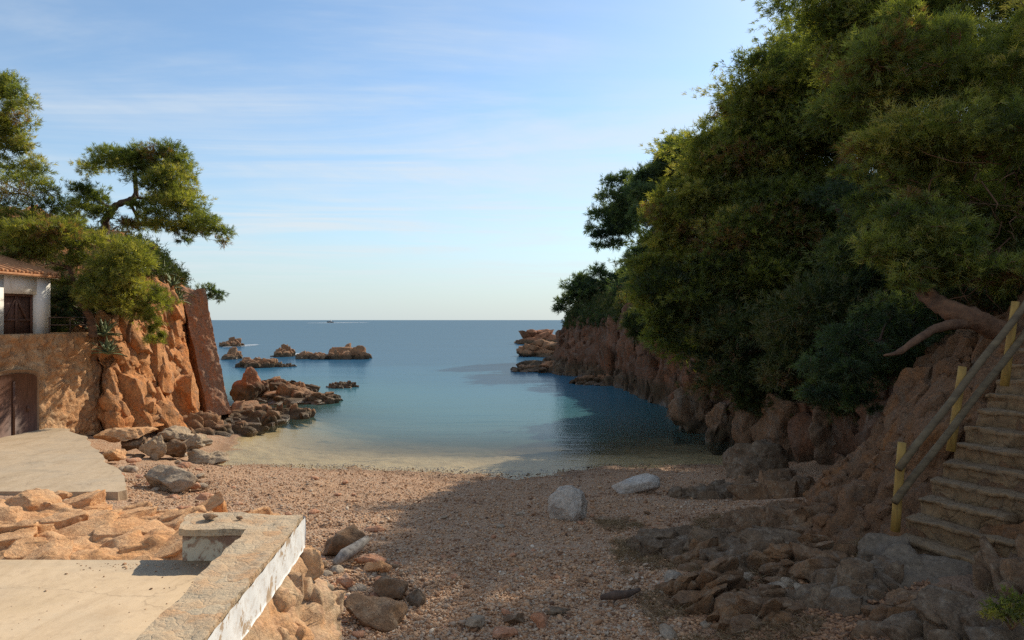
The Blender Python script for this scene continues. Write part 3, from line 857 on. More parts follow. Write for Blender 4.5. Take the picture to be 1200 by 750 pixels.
gx = np.where(rc.random(ng) < .6, -2.08 - np.abs(rc.normal(0, .18, ng)), rc.uniform(-3.4, -2.1, ng)); gy = np.where(rc.random(ng) < .7, 5.33 - np.abs(rc.normal(0, .09, ng)), rc.uniform(3.4, 5.3, ng))
gx = np.where(gy < 4.6, gx + .06 * (5.3 - gy) / .7, gx)
X0 = np.append(X0, gx); Y0 = np.append(Y0, gy); zz = np.append(zz, np.full(ng, 3.1)); dirt = np.append(dirt, np.full(ng, .2)); Np += ng
sz = np.maximum(np.exp(rc.normal(math.log(.0125), .42, Np)), .00058 * Y0)
sz[-ng:] *= .34
sc3 = sz[:, None] * np.stack([rc.uniform(.9, 1.5, Np), rc.uniform(.75, 1.1, Np), rc.uniform(.45, .8, Np)], 1)
an = rc.uniform(0, 6.28, Np); tx = rc.normal(0, .35, Np)
B = (V0[None] * (1 + .22 * rc.normal(size=(Np, len(V0), 1))) * sc3[:, None, :])
cy, sy = np.cos(tx)[:, None], np.sin(tx)[:, None]
B = np.stack([B[..., 0] * cy + B[..., 2] * sy, B[..., 1], -B[..., 0] * sy + B[..., 2] * cy], -1)
ca, sa = np.cos(an)[:, None], np.sin(an)[:, None]
B = np.stack([B[..., 0] * ca - B[..., 1] * sa, B[..., 0] * sa + B[..., 1] * ca, B[..., 2]], -1)
B += np.stack([X0, Y0, zz + sz * rc.uniform(-.1, .55, Np)], 1)[:, None, :]
PF = (F0[None] + (np.arange(Np) * len(V0))[:, None, None]).reshape(-1, 3)
M = MT('pebble_stone'); p = M.pos()
t = M.n('ShaderNodeAttribute', out=2, attribute_name='tint')
c = M.ramp(t, [(0, (.10, .055, .035)), (.06, (.22, .115, .062)), (.2, (.35, .19, .10)), (.45, (.50, .29, .155)), (.62, (.54, .345, .205)), (.78, (.38, .27, .185)), (.92, (.44, .335, .24)), (.98, (.56, .44, .32)), (1, (.62, .53, .43))])
c = M.mix(.3, c, M.ramp(M.noise(p, 45, 4), [(.3, (.3, .3, .3)), (.7, (.75, .75, .75))]), 'OVERLAY')
wet = M.rng(M.math('ADD', M.z(p), M.math('MULTIPLY', M.noise(p, 1.2, 3), .1)), .13, .24, 1, 0)
c = M.mix(wet, c, M.mix(1, c, (.45, .43, .42), 'MULTIPLY'))
m_pebble = M.surf(c, M.rng(wet, 0, 1, .85, .35))
pebbles = new_mesh('pebbles', B.reshape(-1, 3), PF, m_pebble, smooth=True, attr={'tint': ('FACE', np.repeat(rc.random(Np) * np.clip(1 - .9 * np.exp(-((zz - .83 - .05 * fbm(np.stack([X0, Y0, 0 * X0], 1) * .7, 3, 91)) / .035) ** 2) - .8 * np.exp(-((zz - .22 - .06 * fbm(np.stack([X0, Y0, 0 * X0], 1) * .9, 3, 92)) / .03) ** 2), .04, 1) * (1 - .75 * dirt), len(F0)))})
tag(pebbles, 'pinkish brown shingle of small pebbles covering the beach', 'pebbles', kind='stuff')

# ------------------------------------------------------------------ foliage and trees
def tufts(C, A, L, w, K, spread, rg, tint):
    n = len(C)
    D = norm(A[:, None, :] + spread * rg.normal(size=(n, K, 3)))
    side = norm(np.cross(D, rg.normal(size=(n, K, 3))))
    base = C[:, None, :] + rg.normal(size=(n, K, 3)) * (L * .18)
    l = L * rg.uniform(.6, 1.25, (n, K, 1))
    v0 = base - side * w / 2; v1 = base + side * w / 2
    v2 = base + D * l + side * w * .2 - np.array([0, 0, 1]) * l * .12
    return np.stack([v0, v1, v2], 2).reshape(-1, 3), np.repeat(np.clip(tint, 0, 1), K)


def pad_points(c, r, n, rg, top=.35, seed=0):
    d = norm(rg.normal(size=(n * 2, 3)))
    d = d[(d[:, 2] > -.55) | (rg.random(len(d)) < top)][:n]
    lump = 1 + .6 * fbm(d * 2.1 + seed * 7.3, 3, seed)
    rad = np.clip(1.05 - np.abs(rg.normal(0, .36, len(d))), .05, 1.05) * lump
    return np.asarray(c) + d * rad[:, None] * np.asarray(r), norm(d + [0, 0, .45]), rad


def crown_mesh(pads, L, w, K, dens, seed, spread=.55, tbase=.45, top=.35, sky=.0, brown=.07):
    rg = np.random.default_rng(seed)
    VV, TT = [], []
    for i, (c, r) in enumerate(pads):
        r = np.asarray(r, float)
        n = max(24, int(dens * 4 * (r[0] * r[1] + r[0] * r[2] + r[1] * r[2])))
        C, Ax, rad = pad_points(c, r, n, rg, top, seed + i)
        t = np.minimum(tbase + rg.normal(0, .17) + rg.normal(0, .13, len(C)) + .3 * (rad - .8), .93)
        if rg.random() < brown: t = np.where(rg.random(len(C)) < .6, 1.0, t)
        v, tt = tufts(C, Ax, L, w, K, spread, rg, t)
        VV.append(v); TT.append(tt)
    V = np.concatenate(VV); return V, np.arange(len(V)).reshape(-1, 3), np.concatenate(TT)


def subpads(macro, frac, n, rg, flat=.7):
    """clumps over the surface and inside of a larger rounded mass"""
    out = []
    for c, r in macro:
        r = np.asarray(r, float)
        for _ in range(n):
            d = norm(rg.normal(size=3)); k = rg.uniform(.5, 1.08)
            q = np.mean(r) * frac * min(1.7, max(.45, math.exp(rg.normal(-.12, .38)))); a = np.exp(rg.normal(0, .25, 2))
            out.append((np.asarray(c) + d * r * k * (1 - frac * .4), (q * a[0], q * a[1], q * flat * rg.uniform(.7, 1.25))))
    return out


def px_pad(px, py, rx, ry, Y, dy=0.0, deep=1.0):
    return (P(px, py, Y + dy), (rx / F * Y, rx / F * Y * deep, ry / F * Y))


def curve_pts(a, b, rg, sag=.12, n=7):
    a, b = np.asarray(a, float), np.asarray(b, float)
    t = np.linspace(0, 1, n)[:, None]; L = np.linalg.norm(b - a)
    off = rg.normal(size=3) * L * sag; off2 = rg.normal(size=3) * L * sag * .5
    return a + (b - a) * t + off * np.sin(t * math.pi) + off2 * np.sin(t * 2 * math.pi)


def tree(name, label, trunk, tr, pads, mat, seed, L=.2, w=.028, K=8, dens=55, fat=.82, bark=None, group=None, cat='tree', limbs=True, tbase=.45, spread=.55, twigs=0, origin=None, extra=None):
    rg = np.random.default_rng(seed)
    trunk = np.asarray(trunk, float)
    root = empty(name, trunk[0]); tag(root, label, cat, group)
    ge = Geo()
    tt = chord_params(trunk, 14); tp = cr(trunk, tt) + rg.normal(size=(14, 3)) * tr * .12
    tp[0] = trunk[0]
    tp = tp - trunk[0]
    ge.tube(tp, np.linspace(tr, tr * .45, 14), 10)
    # branching: a limb reaches each clump from the nearest limb already there
    lg = Geo(); nodes = [(q, .75 * tr * (1 - .5 * i / 14)) for i, q in enumerate(tp) if i > 4]
    order = sorted(pads, key=lambda q: np.linalg.norm(np.asarray(q[0]) - trunk[-1]))
    if limbs:
        for c, r in order:
            c = np.asarray(c) - trunk[0]
            j = min(range(len(nodes)), key=lambda k: np.linalg.norm(nodes[k][0] - c) + (0 if k < 9 else .15))
            a, ra = nodes[j]
            pts = curve_pts(a, c, rg, .13)
            r0 = min(ra * .8, tr * .55); r1 = max(r0 * .35, .008)
            lg.tube(pts, np.linspace(r0, r1, len(pts)), 5)
            nodes += [(pts[3], r0 * .75), (pts[-1], r1)]
            for _ in range(twigs):
                q = c + rg.normal(size=3) * np.asarray(r) * .55
                lg.tube(curve_pts(pts[4], q, rg, .15, 5), np.linspace(r1, .006, 5), 4, False)
    ge.build('trunk', bark or m_bark, root, True)
    if lg.n: lg.build('branch', bark or m_bark, root, True)['kind'] = 'thing'
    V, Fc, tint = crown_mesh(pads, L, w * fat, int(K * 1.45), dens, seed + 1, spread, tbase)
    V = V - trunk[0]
    o = new_mesh('crown', V, Fc, mat, root, attr={'tint': ('FACE', tint)})
    if extra: extra(root, trunk[0], rg)
    return root


rt = np.random.default_rng(77)
# ---- left side
T = 29.0
pads = [px_pad(*q, T, rt.uniform(-1, 1)) for q in [
    (105, 197, 14, 8), (122, 190, 16, 9), (145, 184, 17, 10), (165, 181, 18, 11), (187, 183, 18, 11), (208, 192, 18, 14), (220, 208, 12, 14), (196, 206, 22, 14), (172, 200, 18, 9),
    (205, 226, 24, 14), (183, 238, 18, 9), (222, 246, 20, 11), (240, 258, 17, 9), (258, 270, 13, 8), (262, 282, 7, 6), (235, 272, 12, 6), (210, 268, 16, 7), (190, 262, 18, 8), (170, 264, 16, 7), (150, 262, 14, 7), (215, 281, 8, 4),
    (130, 182, 20, 10), (155, 192, 24, 11), (185, 215, 24, 11), (210, 235, 26, 13), (230, 262, 20, 9), (180, 250, 18, 9), (200, 175, 16, 9), (95, 222, 14, 9), (110, 232, 18, 12), (95, 243, 18, 10), (118, 250, 14, 9), (84, 258, 16, 9), (160, 240, 9, 6)]]
tree('umbrella_pine', 'wind bent pine leaning out to sea on the left cliff top', [P(122, 300, T), P(121, 280, T), P(125, 258, T), P(138, 240, T), P(155, 233, T), P(159, 222, T), P(156, 205, T)], .2, pads, m_pine, 801, L=.18, w=.024, K=10, dens=62, twigs=4, cat='pine tree')
T = 24.0
pads = subpads([px_pad(-25, 130, 45, 45, T), px_pad(8, 125, 24, 30, T), px_pad(12, 165, 22, 26, T)], .36, 11, rt)
pads += [px_pad(*q, T, rt.uniform(-.8, .8)) for q in [(34, 122, 10, 10), (38, 145, 9, 7), (28, 165, 10, 8), (10, 95, 14, 10), (20, 108, 12, 9), (40, 190, 13, 7), (22, 196, 22, 9), (48, 200, 10, 6)]]
tree('pine_tree', 'tall pine rising past the left photo edge behind the white house', [P(-40, 330, T + 1), P(-38, 260, T + 1), P(-25, 200, T), P(-15, 150, T)], .28, pads, m_pine, 803, L=.18, w=.026, dens=50, twigs=1, cat='pine tree', tbase=.55)
T = 25.5
pads = [px_pad(*q, T, rt.uniform(-.8, .8)) for q in [(10, 208, 26, 13), (35, 212, 22, 12), (55, 222, 18, 11), (70, 236, 14, 10), (15, 228, 28, 10), (52, 240, 22, 10), (0, 240, 20, 10), (75, 250, 12, 8)]]
tree('pine_tree', 'thin multi stemmed pine with bare brown stems left of the bent pine', [P(30, 300, T), P(33, 275, T), P(36, 258, T), P(38, 240, T)], .13, pads, m_pine, 805, L=.17, w=.024, dens=36, twigs=6, cat='pine tree', tbase=.42)
T = 24.3
pads = subpads([px_pad(10, 268, 40, 24, T), px_pad(55, 272, 40, 22, T), px_pad(20, 288, 46, 24, T), px_pad(75, 288, 46, 27, T), px_pad(128, 300, 44, 30, T), px_pad(95, 325, 40, 22, T), px_pad(112, 348, 34, 18, T - .4), px_pad(140, 335, 34, 22, T)], .33, 13, rt, .75)
tree('pine_bush', 'spreading yellow green young pine above the white house roof', [P(110, 395, T), P(105, 370, T), P(92, 345, T), P(80, 315, T)], .14, pads, m_yellow, 807, L=.17, w=.024, dens=62, twigs=2, cat='pine tree', bark=m_barkred)
T = 25.0
pads = subpads([px_pad(168, 350, 32, 20, T), px_pad(178, 372, 18, 14, T), px_pad(182, 396, 14, 9, T), px_pad(150, 330, 24, 16, T)], .36, 9, rt, .75)
tree('pine_bush', 'low yellow green bush hanging over the left cliff edge', [P(150, 400, T + .8), P(152, 380, T + .5), P(160, 362, T)], .09, pads, m_yellow, 809, L=.16, w=.022, dens=66, twigs=1, cat='bush', bark=m_barkred)
T = 26.3
pads = subpads([px_pad(75, 350, 26, 16, T), px_pad(110, 352, 28, 16, T), px_pad(140, 360, 16, 14, T), px_pad(66, 368, 14, 14, T - 1), px_pad(80, 382, 22, 8, T), px_pad(64, 382, 14, 10, T - 1.5)], .36, 9, rt)
tree('shrub', 'dark shrub in the shade behind the metal railing', [P(100, 400, T), P(100, 380, T), P(98, 365, T)], .08, pads, m_bush, 811, L=.17, w=.03, dens=48, cat='shrub')
T = 32.5
pads = [px_pad(*q, T) for q in [(190, 322, 9, 6), (200, 335, 8, 6), (180, 306, 7, 5), (208, 348, 7, 5)]]
tree('shrub', 'small dark shrub growing on the rocky pinnacle of the left cliff', [P(190, 345, T + .3), P(190, 335, T + .2), P(191, 325, T)], .05, pads, m_bush, 813, L=.18, w=.04, dens=50, cat='shrub')
T = 35.8
pads = [px_pad(*q, T) for q in [(243, 338, 9, 5), (253, 344, 9, 5), (240, 347, 9, 4), (258, 350, 5, 3)]]
tree('small_pine', 'little pine sprouting behind the top of the leaning slab', [P(222, 350, T + .3), P(230, 346, T), P(240, 342, T)], .06, pads, m_pinedark, 815, L=.18, w=.04, dens=50, cat='pine tree')

# ---- right side
GR = 'pines on the right slope'
def far_tree(name, label, base, macro, Y, mat, seed, n=8, frac=.38, tr=.25, L=.3, w=.055, K=7, dens=26, tb=.45, twigs=1, deep=1.0, extra_pads=(), cat='pine tree', bark=None, spread=.55, flat=.7, group=GR):
    rg = np.random.default_rng(seed + 5); n = int(n * 1.6); frac *= 1.12; dens *= 1.25
    pads = subpads([px_pad(*q[:4], Y, q[4] if len(q) > 4 else 0, deep) for q in macro], frac, n, rg, flat) + [px_pad(*q[:4], Y, q[4] if len(q) > 4 else 0) for q in extra_pads]
    top = px_pad(*macro[0][:4], Y)[0]
    b = np.asarray(base, float)
    return tree(name, label, [b, b + (top - b) * [.1, .1, .4], b + (top - b) * [.6, .6, .75], top], tr, pads, mat, seed, L=L, w=w, K=K, dens=dens, twigs=twigs, cat=cat, tbase=tb, bark=bark, spread=spread, group=group)


far_tree('pine_tree', 'dark pine on the outer end of the headland above the ledge', P(735, 385, 78), [(715, 340, 22, 18), (690, 338, 20, 13), (740, 335, 25, 25)], 76, m_pinedark, 821, n=10, L=.5, w=.1, dens=10, tr=.35,
         extra_pads=[(662, 354, 10, 6), (656, 362, 7, 3), (672, 344, 11, 7), (680, 328, 10, 7), (700, 318, 10, 7), (688, 352, 14, 7)])
far_tree('pine_tree', 'dark layered pine standing out against the sky over the headland', P(760, 345, 97), [(740, 240, 26, 26), (725, 262, 20, 18)], 95, m_pinedark, 823, n=11, L=.6, w=.12, dens=6, tr=.32,
         extra_pads=[(700, 250, 12, 7), (693, 268, 8, 5), (705, 275, 12, 6), (715, 212, 9, 8), (732, 208, 11, 8), (712, 230, 12, 8), (703, 288, 9, 4), (722, 285, 12, 5)])
far_tree('pine_tree', 'bluish pine highest on the far ridge line', P(800, 335, 88), [(790, 190, 30, 28), (765, 205, 25, 22), (815, 190, 28, 35)], 86, m_pinedark, 825, n=10, L=.55, w=.11, dens=7)
far_tree('pine_tree', 'bluish pine between the ridge and the layered pine', P(785, 340, 84), [(765, 240, 26, 30), (785, 260, 30, 35)], 82, m_pinedark, 827, n=9, L=.55, w=.11, dens=7)
far_tree('pine_tree', 'dark pine at the cliff edge below the layered pine', P(770, 375, 63), [(748, 335, 28, 34), (760, 300, 28, 28), (735, 365, 24, 14)], 62, m_pinedark, 829, n=11, L=.42, w=.085, dens=11)
far_tree('shrub', 'bright green shrub on the cliff edge of the headland', P(728, 395, 60), [(728, 381, 14, 10), (742, 388, 14, 8)], 58, m_green, 831, n=6, L=.3, w=.09, dens=16, cat='shrub', tr=.08, group=None)
far_tree('pine_tree', 'sunlit yellowish pine in front of the dark layered pine', P(925, 395, 27), [(775, 265, 30, 42), (800, 235, 34, 34), (765, 320, 28, 40), (805, 300, 40, 45)], 26.5, m_yellow, 833, n=12, L=.2, w=.034, dens=36, tb=.4)
far_tree('pine_tree', 'hanging pine drooping over the dark columned cliff', P(930, 415, 26), [(790, 355, 44, 36), (840, 350, 50, 45), (770, 375, 28, 24), (820, 395, 40, 24)], 25.5, m_pine, 835, n=12, L=.2, w=.034, dens=36, tb=.35)
far_tree('pine_tree', 'pine with a pointed top on the sky line', P(930, 370, 28.5), [(850, 170, 38, 42), (835, 215, 40, 45), (870, 230, 50, 60)], 27.5, m_pine, 837, n=13, L=.2, w=.034, dens=34, tb=.5,
         extra_pads=[(842, 118, 5, 14), (852, 112, 5, 14), (830, 142, 8, 10), (862, 125, 8, 14), (846, 132, 10, 10)])
far_tree('pine_tree', 'tall dark pine with upright shoots at the top of the slope', P(940, 330, 27), [(930, 80, 46, 60), (895, 125, 44, 40), (965, 130, 50, 70), (900, 180, 50, 40)], 26, m_pine, 839, n=13, L=.2, w=.034, dens=27, tb=.5, twigs=2,
         extra_pads=[(928, 12, 6, 14), (918, 26, 6, 16), (938, 20, 6, 14), (905, 45, 6, 14), (893, 60, 7, 12), (884, 72, 6, 12), (878, 85, 7, 10), (945, 2, 7, 12)])
far_tree('pine_tree', 'broad pine filling the middle of the slope above the rock pillar', P(930, 440, 26), [(900, 250, 60, 50), (950, 250, 60, 60), (880, 320, 60, 50), (950, 340, 60, 50)], 25, m_pine, 841, n=14, L=.19, w=.032, dens=28, tb=.38, twigs=4, bark=m_twig)
far_tree('pine_bush', 'brownish tangled bush hanging above the rock pillar', P(920, 470, 24.5), [(880, 400, 56, 40), (940, 405, 50, 44), (870, 440, 50, 26), (930, 450, 46, 26), (900, 468, 40, 16)], 23.5, m_bush, 843, n=13, L=.18, w=.03, dens=34, tb=.4, cat='bush', twigs=5, bark=m_twig, group=None)
far_tree('pine_tree', 'dark pine crowding the top edge of the photo right of the pointed shoots', P(1060, 330, 22), [(1030, 60, 70, 80), (1000, -10, 70, 60), (1090, -30, 90, 70), (1010, 130, 50, 50)], 21.5, m_pine, 845, n=14, L=.18, w=.03, dens=32, tb=.4)
far_tree('pine_tree', 'dark pine filling the gap behind the pine with a pointed top', P(890, 330, 38), [(870, 150, 30, 40), (880, 220, 50, 60), (840, 250, 50, 50), (900, 120, 40, 40)], 37, m_pine, 871, n=12, L=.26, w=.045, dens=22, tb=.4)
far_tree('pine_tree', 'dark pine filling the gap behind the tall pine with upright shoots', P(990, 330, 30), [(950, 60, 50, 60), (980, 130, 60, 70), (930, 200, 60, 60), (1000, 220, 60, 60)], 29.5, m_pine, 873, n=12, L=.22, w=.038, dens=26, tb=.4)
far_tree('pine_bush', 'dark low pine bush on the cliff edge above the columned rock', P(800, 425, 40), [(780, 330, 40, 40), (800, 380, 44, 26), (760, 380, 30, 18)], 39, m_bush, 875, n=11, L=.26, w=.045, dens=24, cat='bush')
far_tree('pine_bush', 'dark low pine bush overhanging the rocks left of the bank spur', P(990, 460, 20), [(960, 380, 60, 50), (990, 420, 50, 40), (930, 430, 40, 30), (1030, 450, 50, 30), (1060, 400, 50, 40), (990, 470, 36, 24)], 18.5, m_bush, 877, n=12, L=.16, w=.028, dens=36, cat='bush', twigs=3, bark=m_twig)
far_tree('pine_tree', 'dark pine deep in the slope behind the near pine', P(1040, 400, 19), [(1010, 250, 55, 70), (1060, 270, 60, 70), (1000, 330, 50, 50)], 18.5, m_pinedark, 847, n=13, L=.17, w=.028, dens=36, tb=.35, twigs=3)
far_tree('pine_tree', 'tall pine beyond the top right corner of the photo', P(1260, 300, 20), [(1210, 40, 90, 60), (1270, 80, 80, 80), (1180, 90, 70, 60)], 19.5, m_pine, 849, n=10, L=.18, w=.03, dens=30, tb=.45)


def dead_twigs(root, o0, rg):
    lg = Geo()
    for k in range(90):
        a = P(rg.uniform(1090, 1240), rg.uniform(140, 330), rg.uniform(11.5, 13.5))
        d = norm(np.array([-.5, -.2, -.55]) + rg.normal(size=3) * .5); Ln = rg.uniform(.4, 1.5)
        lg.tube(curve_pts(a, a + d * Ln, rg, .14, 6) - o0, np.linspace(rg.uniform(.008, .018), .003, 6), 4, False)
    lg.build('dead_twigs', m_barkred, root, True)['kind'] = 'stuff'
    lg = Geo()
    lg.tube(np.array([P(1150, 378, 10.55), P(1120, 380, 10.4), P(1096, 385, 10.2), P(1074, 398, 10.0), P(1054, 412, 9.9), P(1036, 416, 9.8)]) - o0, [.09, .075, .062, .055, .04, .012], 9)
    lg.build('broken_limb', m_barkred, root, True)


T = 12.5
rg = np.random.default_rng(99)
pads = subpads([px_pad(1065, 70, 80, 60, T), px_pad(1140, 60, 90, 70, T), px_pad(1070, 160, 75, 60, T), px_pad(1150, 160, 80, 60, T - .6), px_pad(1060, 230, 60, 45, T), px_pad(1215, 100, 80, 80, T), px_pad(1090, 270, 50, 35, T + .6), px_pad(1170, 250, 60, 50, T + .8), px_pad(1230, 220, 60, 60, T + .5), px_pad(1072, 252, 40, 34, T - 1.2), px_pad(1110, 275, 44, 30, T - 1.6), px_pad(1040, 285, 34, 24, T - 1.2), px_pad(1075, 320, 40, 24, T - 1.4), px_pad(1130, 310, 50, 28, T - 1.6), px_pad(1200, 320, 50, 26, T - 1.6), px_pad(1020, 190, 40, 40, T), px_pad(1010, 110, 40, 50, T + .5)], .36, 17, rg)
tree('pine_tree', 'near pine leaning in from the right over the wooden handrail', [P(1290, 440, 10.8), P(1235, 412, 10.6), P(1180, 390, 10.5), P(1120, 368, 10.6), P(1085, 340, 11.4), P(1070, 270, 12.4)], .21, pads, m_pine, 861, L=.13, w=.016, K=10, dens=80, twigs=3, bark=m_barkred, group=None, cat='pine tree', tbase=.52, extra=dead_twigs)
T = 13.6
pads = subpads([px_pad(1020, 400, 50, 42, T), px_pad(975, 430, 40, 32, T), px_pad(1060, 370, 50, 40, T), px_pad(1120, 330, 60, 40, T + 1), px_pad(960, 460, 22, 16, T), px_pad(1050, 430, 44, 26, T + .8), px_pad(1010, 465, 26, 18, T + .4)], .34, 13, rg)
tree('pine_bush', 'dark drooping bush under the near pine trunk beside the earth bank', [P(1080, 430, T + 1), P(1060, 415, T + .6), P(1030, 400, T)], .1, pads, m_pinedark, 863, L=.13, w=.018, K=9, dens=80, cat='bush', twigs=2, tbase=.4)
T = 12.6
pads = subpads([px_pad(1150, 340, 70, 34, T + .6), px_pad(1210, 330, 60, 50, T)], .34, 12, rg)
tree('shrub', 'shadowed shrub behind the near pine trunk at the photo edge', [P(1190, 420, T + .8), P(1180, 390, T + .6), P(1160, 360, T + .5)], .09, pads, m_bush, 865, L=.13, w=.02, K=9, dens=70, cat='shrub', twigs=3)

# undergrowth over the whole slope
rg = np.random.default_rng(21)
iu = rg.integers(0, hg.shape[0], 60000); sel = np.where((htv > 2.55) & (htv < 5.6))[0]; iv = sel[rg.integers(0, len(sel), 60000)]
C = hg[iu, iv] + rg.normal(size=(60000, 3)) * [.25, .25, .15] + [0, 0, .12]
lump = fbm(C * .8, 3, 31); C += np.array([-.25, -.1, 1.0]) * (np.clip(lump + .3, 0, 1.2) * rg.random(60000) * 1.3)[:, None]
dist = C[:, 1]
V, t = tufts(C, np.tile([-.35, -.2, .9], (60000, 1)), .28, .06, 7, .8, rg, .4 + rg.normal(0, .16, 60000) + .3 * lump)
tag(new_mesh('undergrowth', V, np.arange(len(V)).reshape(-1, 3), m_bush, attr={'tint': ('FACE', t)}), 'dark scrub covering the ground of the right slope', 'undergrowth', kind='stuff')
sel = np.where((tvL > 3.6) & (tvL < 5.8))[0]; n = 16000
iu = rg.integers(0, int(cLg.shape[0] * .55), n); iv = sel[rg.integers(0, len(sel), n)]
C = cLg[iu, iv] + rg.normal(size=(n, 3)) * [.2, .2, .12] + [0, 0, .1]
V, t = tufts(C, np.tile([.2, -.2, .9], (n, 1)), .22, .04, 6, .7, rg, .4 + rg.normal(0, .18, n))
tag(new_mesh('undergrowth', V, np.arange(len(V)).reshape(-1, 3), m_bush, attr={'tint': ('FACE', t)}), 'low scrub on top of the left cliff', 'undergrowth', kind='stuff')


# agaves
def agave(label, px, py, Y, size, seed, n=26):
    rg = np.random.default_rng(seed); b = P(px, py, Y); root = empty('agave_plant', b); tag(root, label, 'agave')
    for k in range(n):
        a = k * 2.4 + rg.normal() * .15; el = math.radians(15 + 65 * (k / n)) + rg.normal() * .1
        L = size * rg.uniform(.75, 1.1)
        t = np.linspace(0, 1, 7)
        wd = .11 * size * np.array([.75, 1, 1, .9, .65, .35, .02])
        r = L * t * math.cos(el); zz_ = L * t * math.sin(el) - .35 * L * t ** 2 * math.cos(el)
        ctr = np.stack([r * math.cos(a), r * math.sin(a), zz_], 1); sd = np.array([-math.sin(a), math.cos(a), 0])
        Vl = np.concatenate([ctr - sd * wd[:, None], ctr - [0, 0, .03 * size] , ctr + sd * wd[:, None], ctr - [0, 0, .055 * size]])
        q = []
        for i in range(6):
            for s0, s1 in ((0, 7), (7, 14), (14, 21), (21, 0)):
                q.append((s0 + i, s1 + i, s1 + i + 1, s0 + i + 1))
        new_mesh('leaf', Vl, q, m_agave, root, True)
m_agave = plain_mat('agave_leaf', (.10, .14, .075), (.24, .25, .12), 5, .6, .1)
agave('pale agave growing beside the end of the stone wall', 121, 393, 25.0, .8, 1)
agave('agave hanging on the cliff below the first agave by the wall', 126, 414, 24.6, .7, 2)
agave('agave on the high rim of the left cliff', 200, 338, 31.0, 1.0, 3)
agave('upper agave near the pinnacle of the left cliff', 189, 322, 31.6, .9, 4)
agave('agave at the top of the dark cleft beside the leaning slab', 207, 352, 31.4, .8, 5)

# ------------------------------------------------------------------ leaning slab
def slab_of(label, corners, thick, name='rock_slab', seed=5, mat=None):
    bl_, br, trr, tl_ = [np.asarray(c) for c in corners]
    nu, nv, nw = 36, 150, 24
    def fr(u, v): return (bl_ * (1 - u) + br * u) * (1 - v) + (tl_ * (1 - u) + trr * u) * v
    V, Fc, off = [], [], 0
    ext = norm(np.cross(br - bl_, tl_ - bl_)); ext = ext if ext[1] > 0 else -ext
    def face(fn, a, b):
        nonlocal off
        U, W2 = np.meshgrid(np.linspace(0, 1, a), np.linspace(0, 1, b), indexing='ij')
        V.append(np.array([fn(x, y) for x, y in zip(U.ravel(), W2.ravel())])); Fc.append(grid_faces(a, b, off)); off += a * b
    face(lambda u, v: fr(u, v), nu, nv)
    face(lambda u, v: fr(1, v) + ext * thick * u, nw, nv)
    face(lambda u, v: fr(1 - u, v) + ext * thick, nu, nv)
    face(lambda u, v: fr(0, v) + ext * thick * (1 - u), nw, nv)
    face(lambda u, v: fr(u, 1) + ext * thick * v, nu, nw)
    V = np.concatenate(V); c0 = V.mean(0)
    ax = norm((tl_ + trr) - (bl_ + br)); proj = c0 + ((V - c0) @ ax)[:, None] * ax
    d = rockdisp(V, 1.3, .22, seed, (1, 1, .3), True) + .02 * ridged(V / .3, 4, seed)
    V = V + norm(V - proj) * d[:, None] + ax * (.3 * fbm(V / .8, 3, seed + 1) * np.clip(((V - c0) @ ax) / 2.5, 0, 1))[:, None]
    return tag(new_mesh(name, V, np.concatenate(Fc), mat or m_slab), label, 'rock slab')
slab_of('tall reddish rock slab leaning against the end of the left cliff', [P(244, 488, 31.6), P(271, 484, 32.2), P(239, 341, 33.6), P(212, 335, 33.0)], 1.5)

# ------------------------------------------------------------------ house, retaining wall, concrete
M = MT('rough_ochre_masonry'); p = M.pos()
n1 = M.noise(p, 1.0, 7, .65, .4); n2 = M.noise(p, 5, 7, .65)
v = M.n('ShaderNodeTexVoronoi', {'Vector': M.n('ShaderNodeVectorMath', {0: p, 1: M.n('ShaderNodeVectorMath', {0: M.noise(p, 3, 3, out=1), 'Scale': .7}, operation='SCALE')}, operation='ADD'), 'Scale': 3.6}, out=0, feature='DISTANCE_TO_EDGE')
c = M.ramp(n1, [(.33, (.36, .17, .075)), (.5, (.52, .27, .12)), (.66, (.55, .36, .2))])
c = M.mix(M.rng(n2, .52, .64, 0, .75), c, (.25, .16, .10))
c = M.mix(M.rng(M.noise(M.mapping(p, (1, 1, .3), loc=(3, 0, 0)), .9, 6, .7), .52, .64, 0, .7), c, (.15, .095, .06))
m_masonry = M.surf(c, .95, M.bump(M.math('ADD', n2, M.math('MULTIPLY', M.rng(v, 0, .09), .15)), 1.0, .09))
M = MT('white_plaster'); p = M.pos()
n1 = M.noise(M.mapping(p, (1, 1, .5)), 1.6, 7, .7, .3)
c = M.mix(M.rng(n1, .55, .7, 0, .6), (.74, .71, .65), (.42, .33, .24))
m_plaster = M.surf(c, .85, M.bump(n1, .3, .02))
m_door = plain_mat('brown_door_paint', (.075, .034, .02), (.15, .07, .045), 3, .6, .2, .01, (6, 6, .6))
m_tile = plain_mat('roof_tile', (.30, .13, .06), (.50, .25, .12), 7, .9, .4)
m_metal = plain_mat('rusty_railing', (.05, .035, .03), (.14, .08, .05), 9, .7, .2)


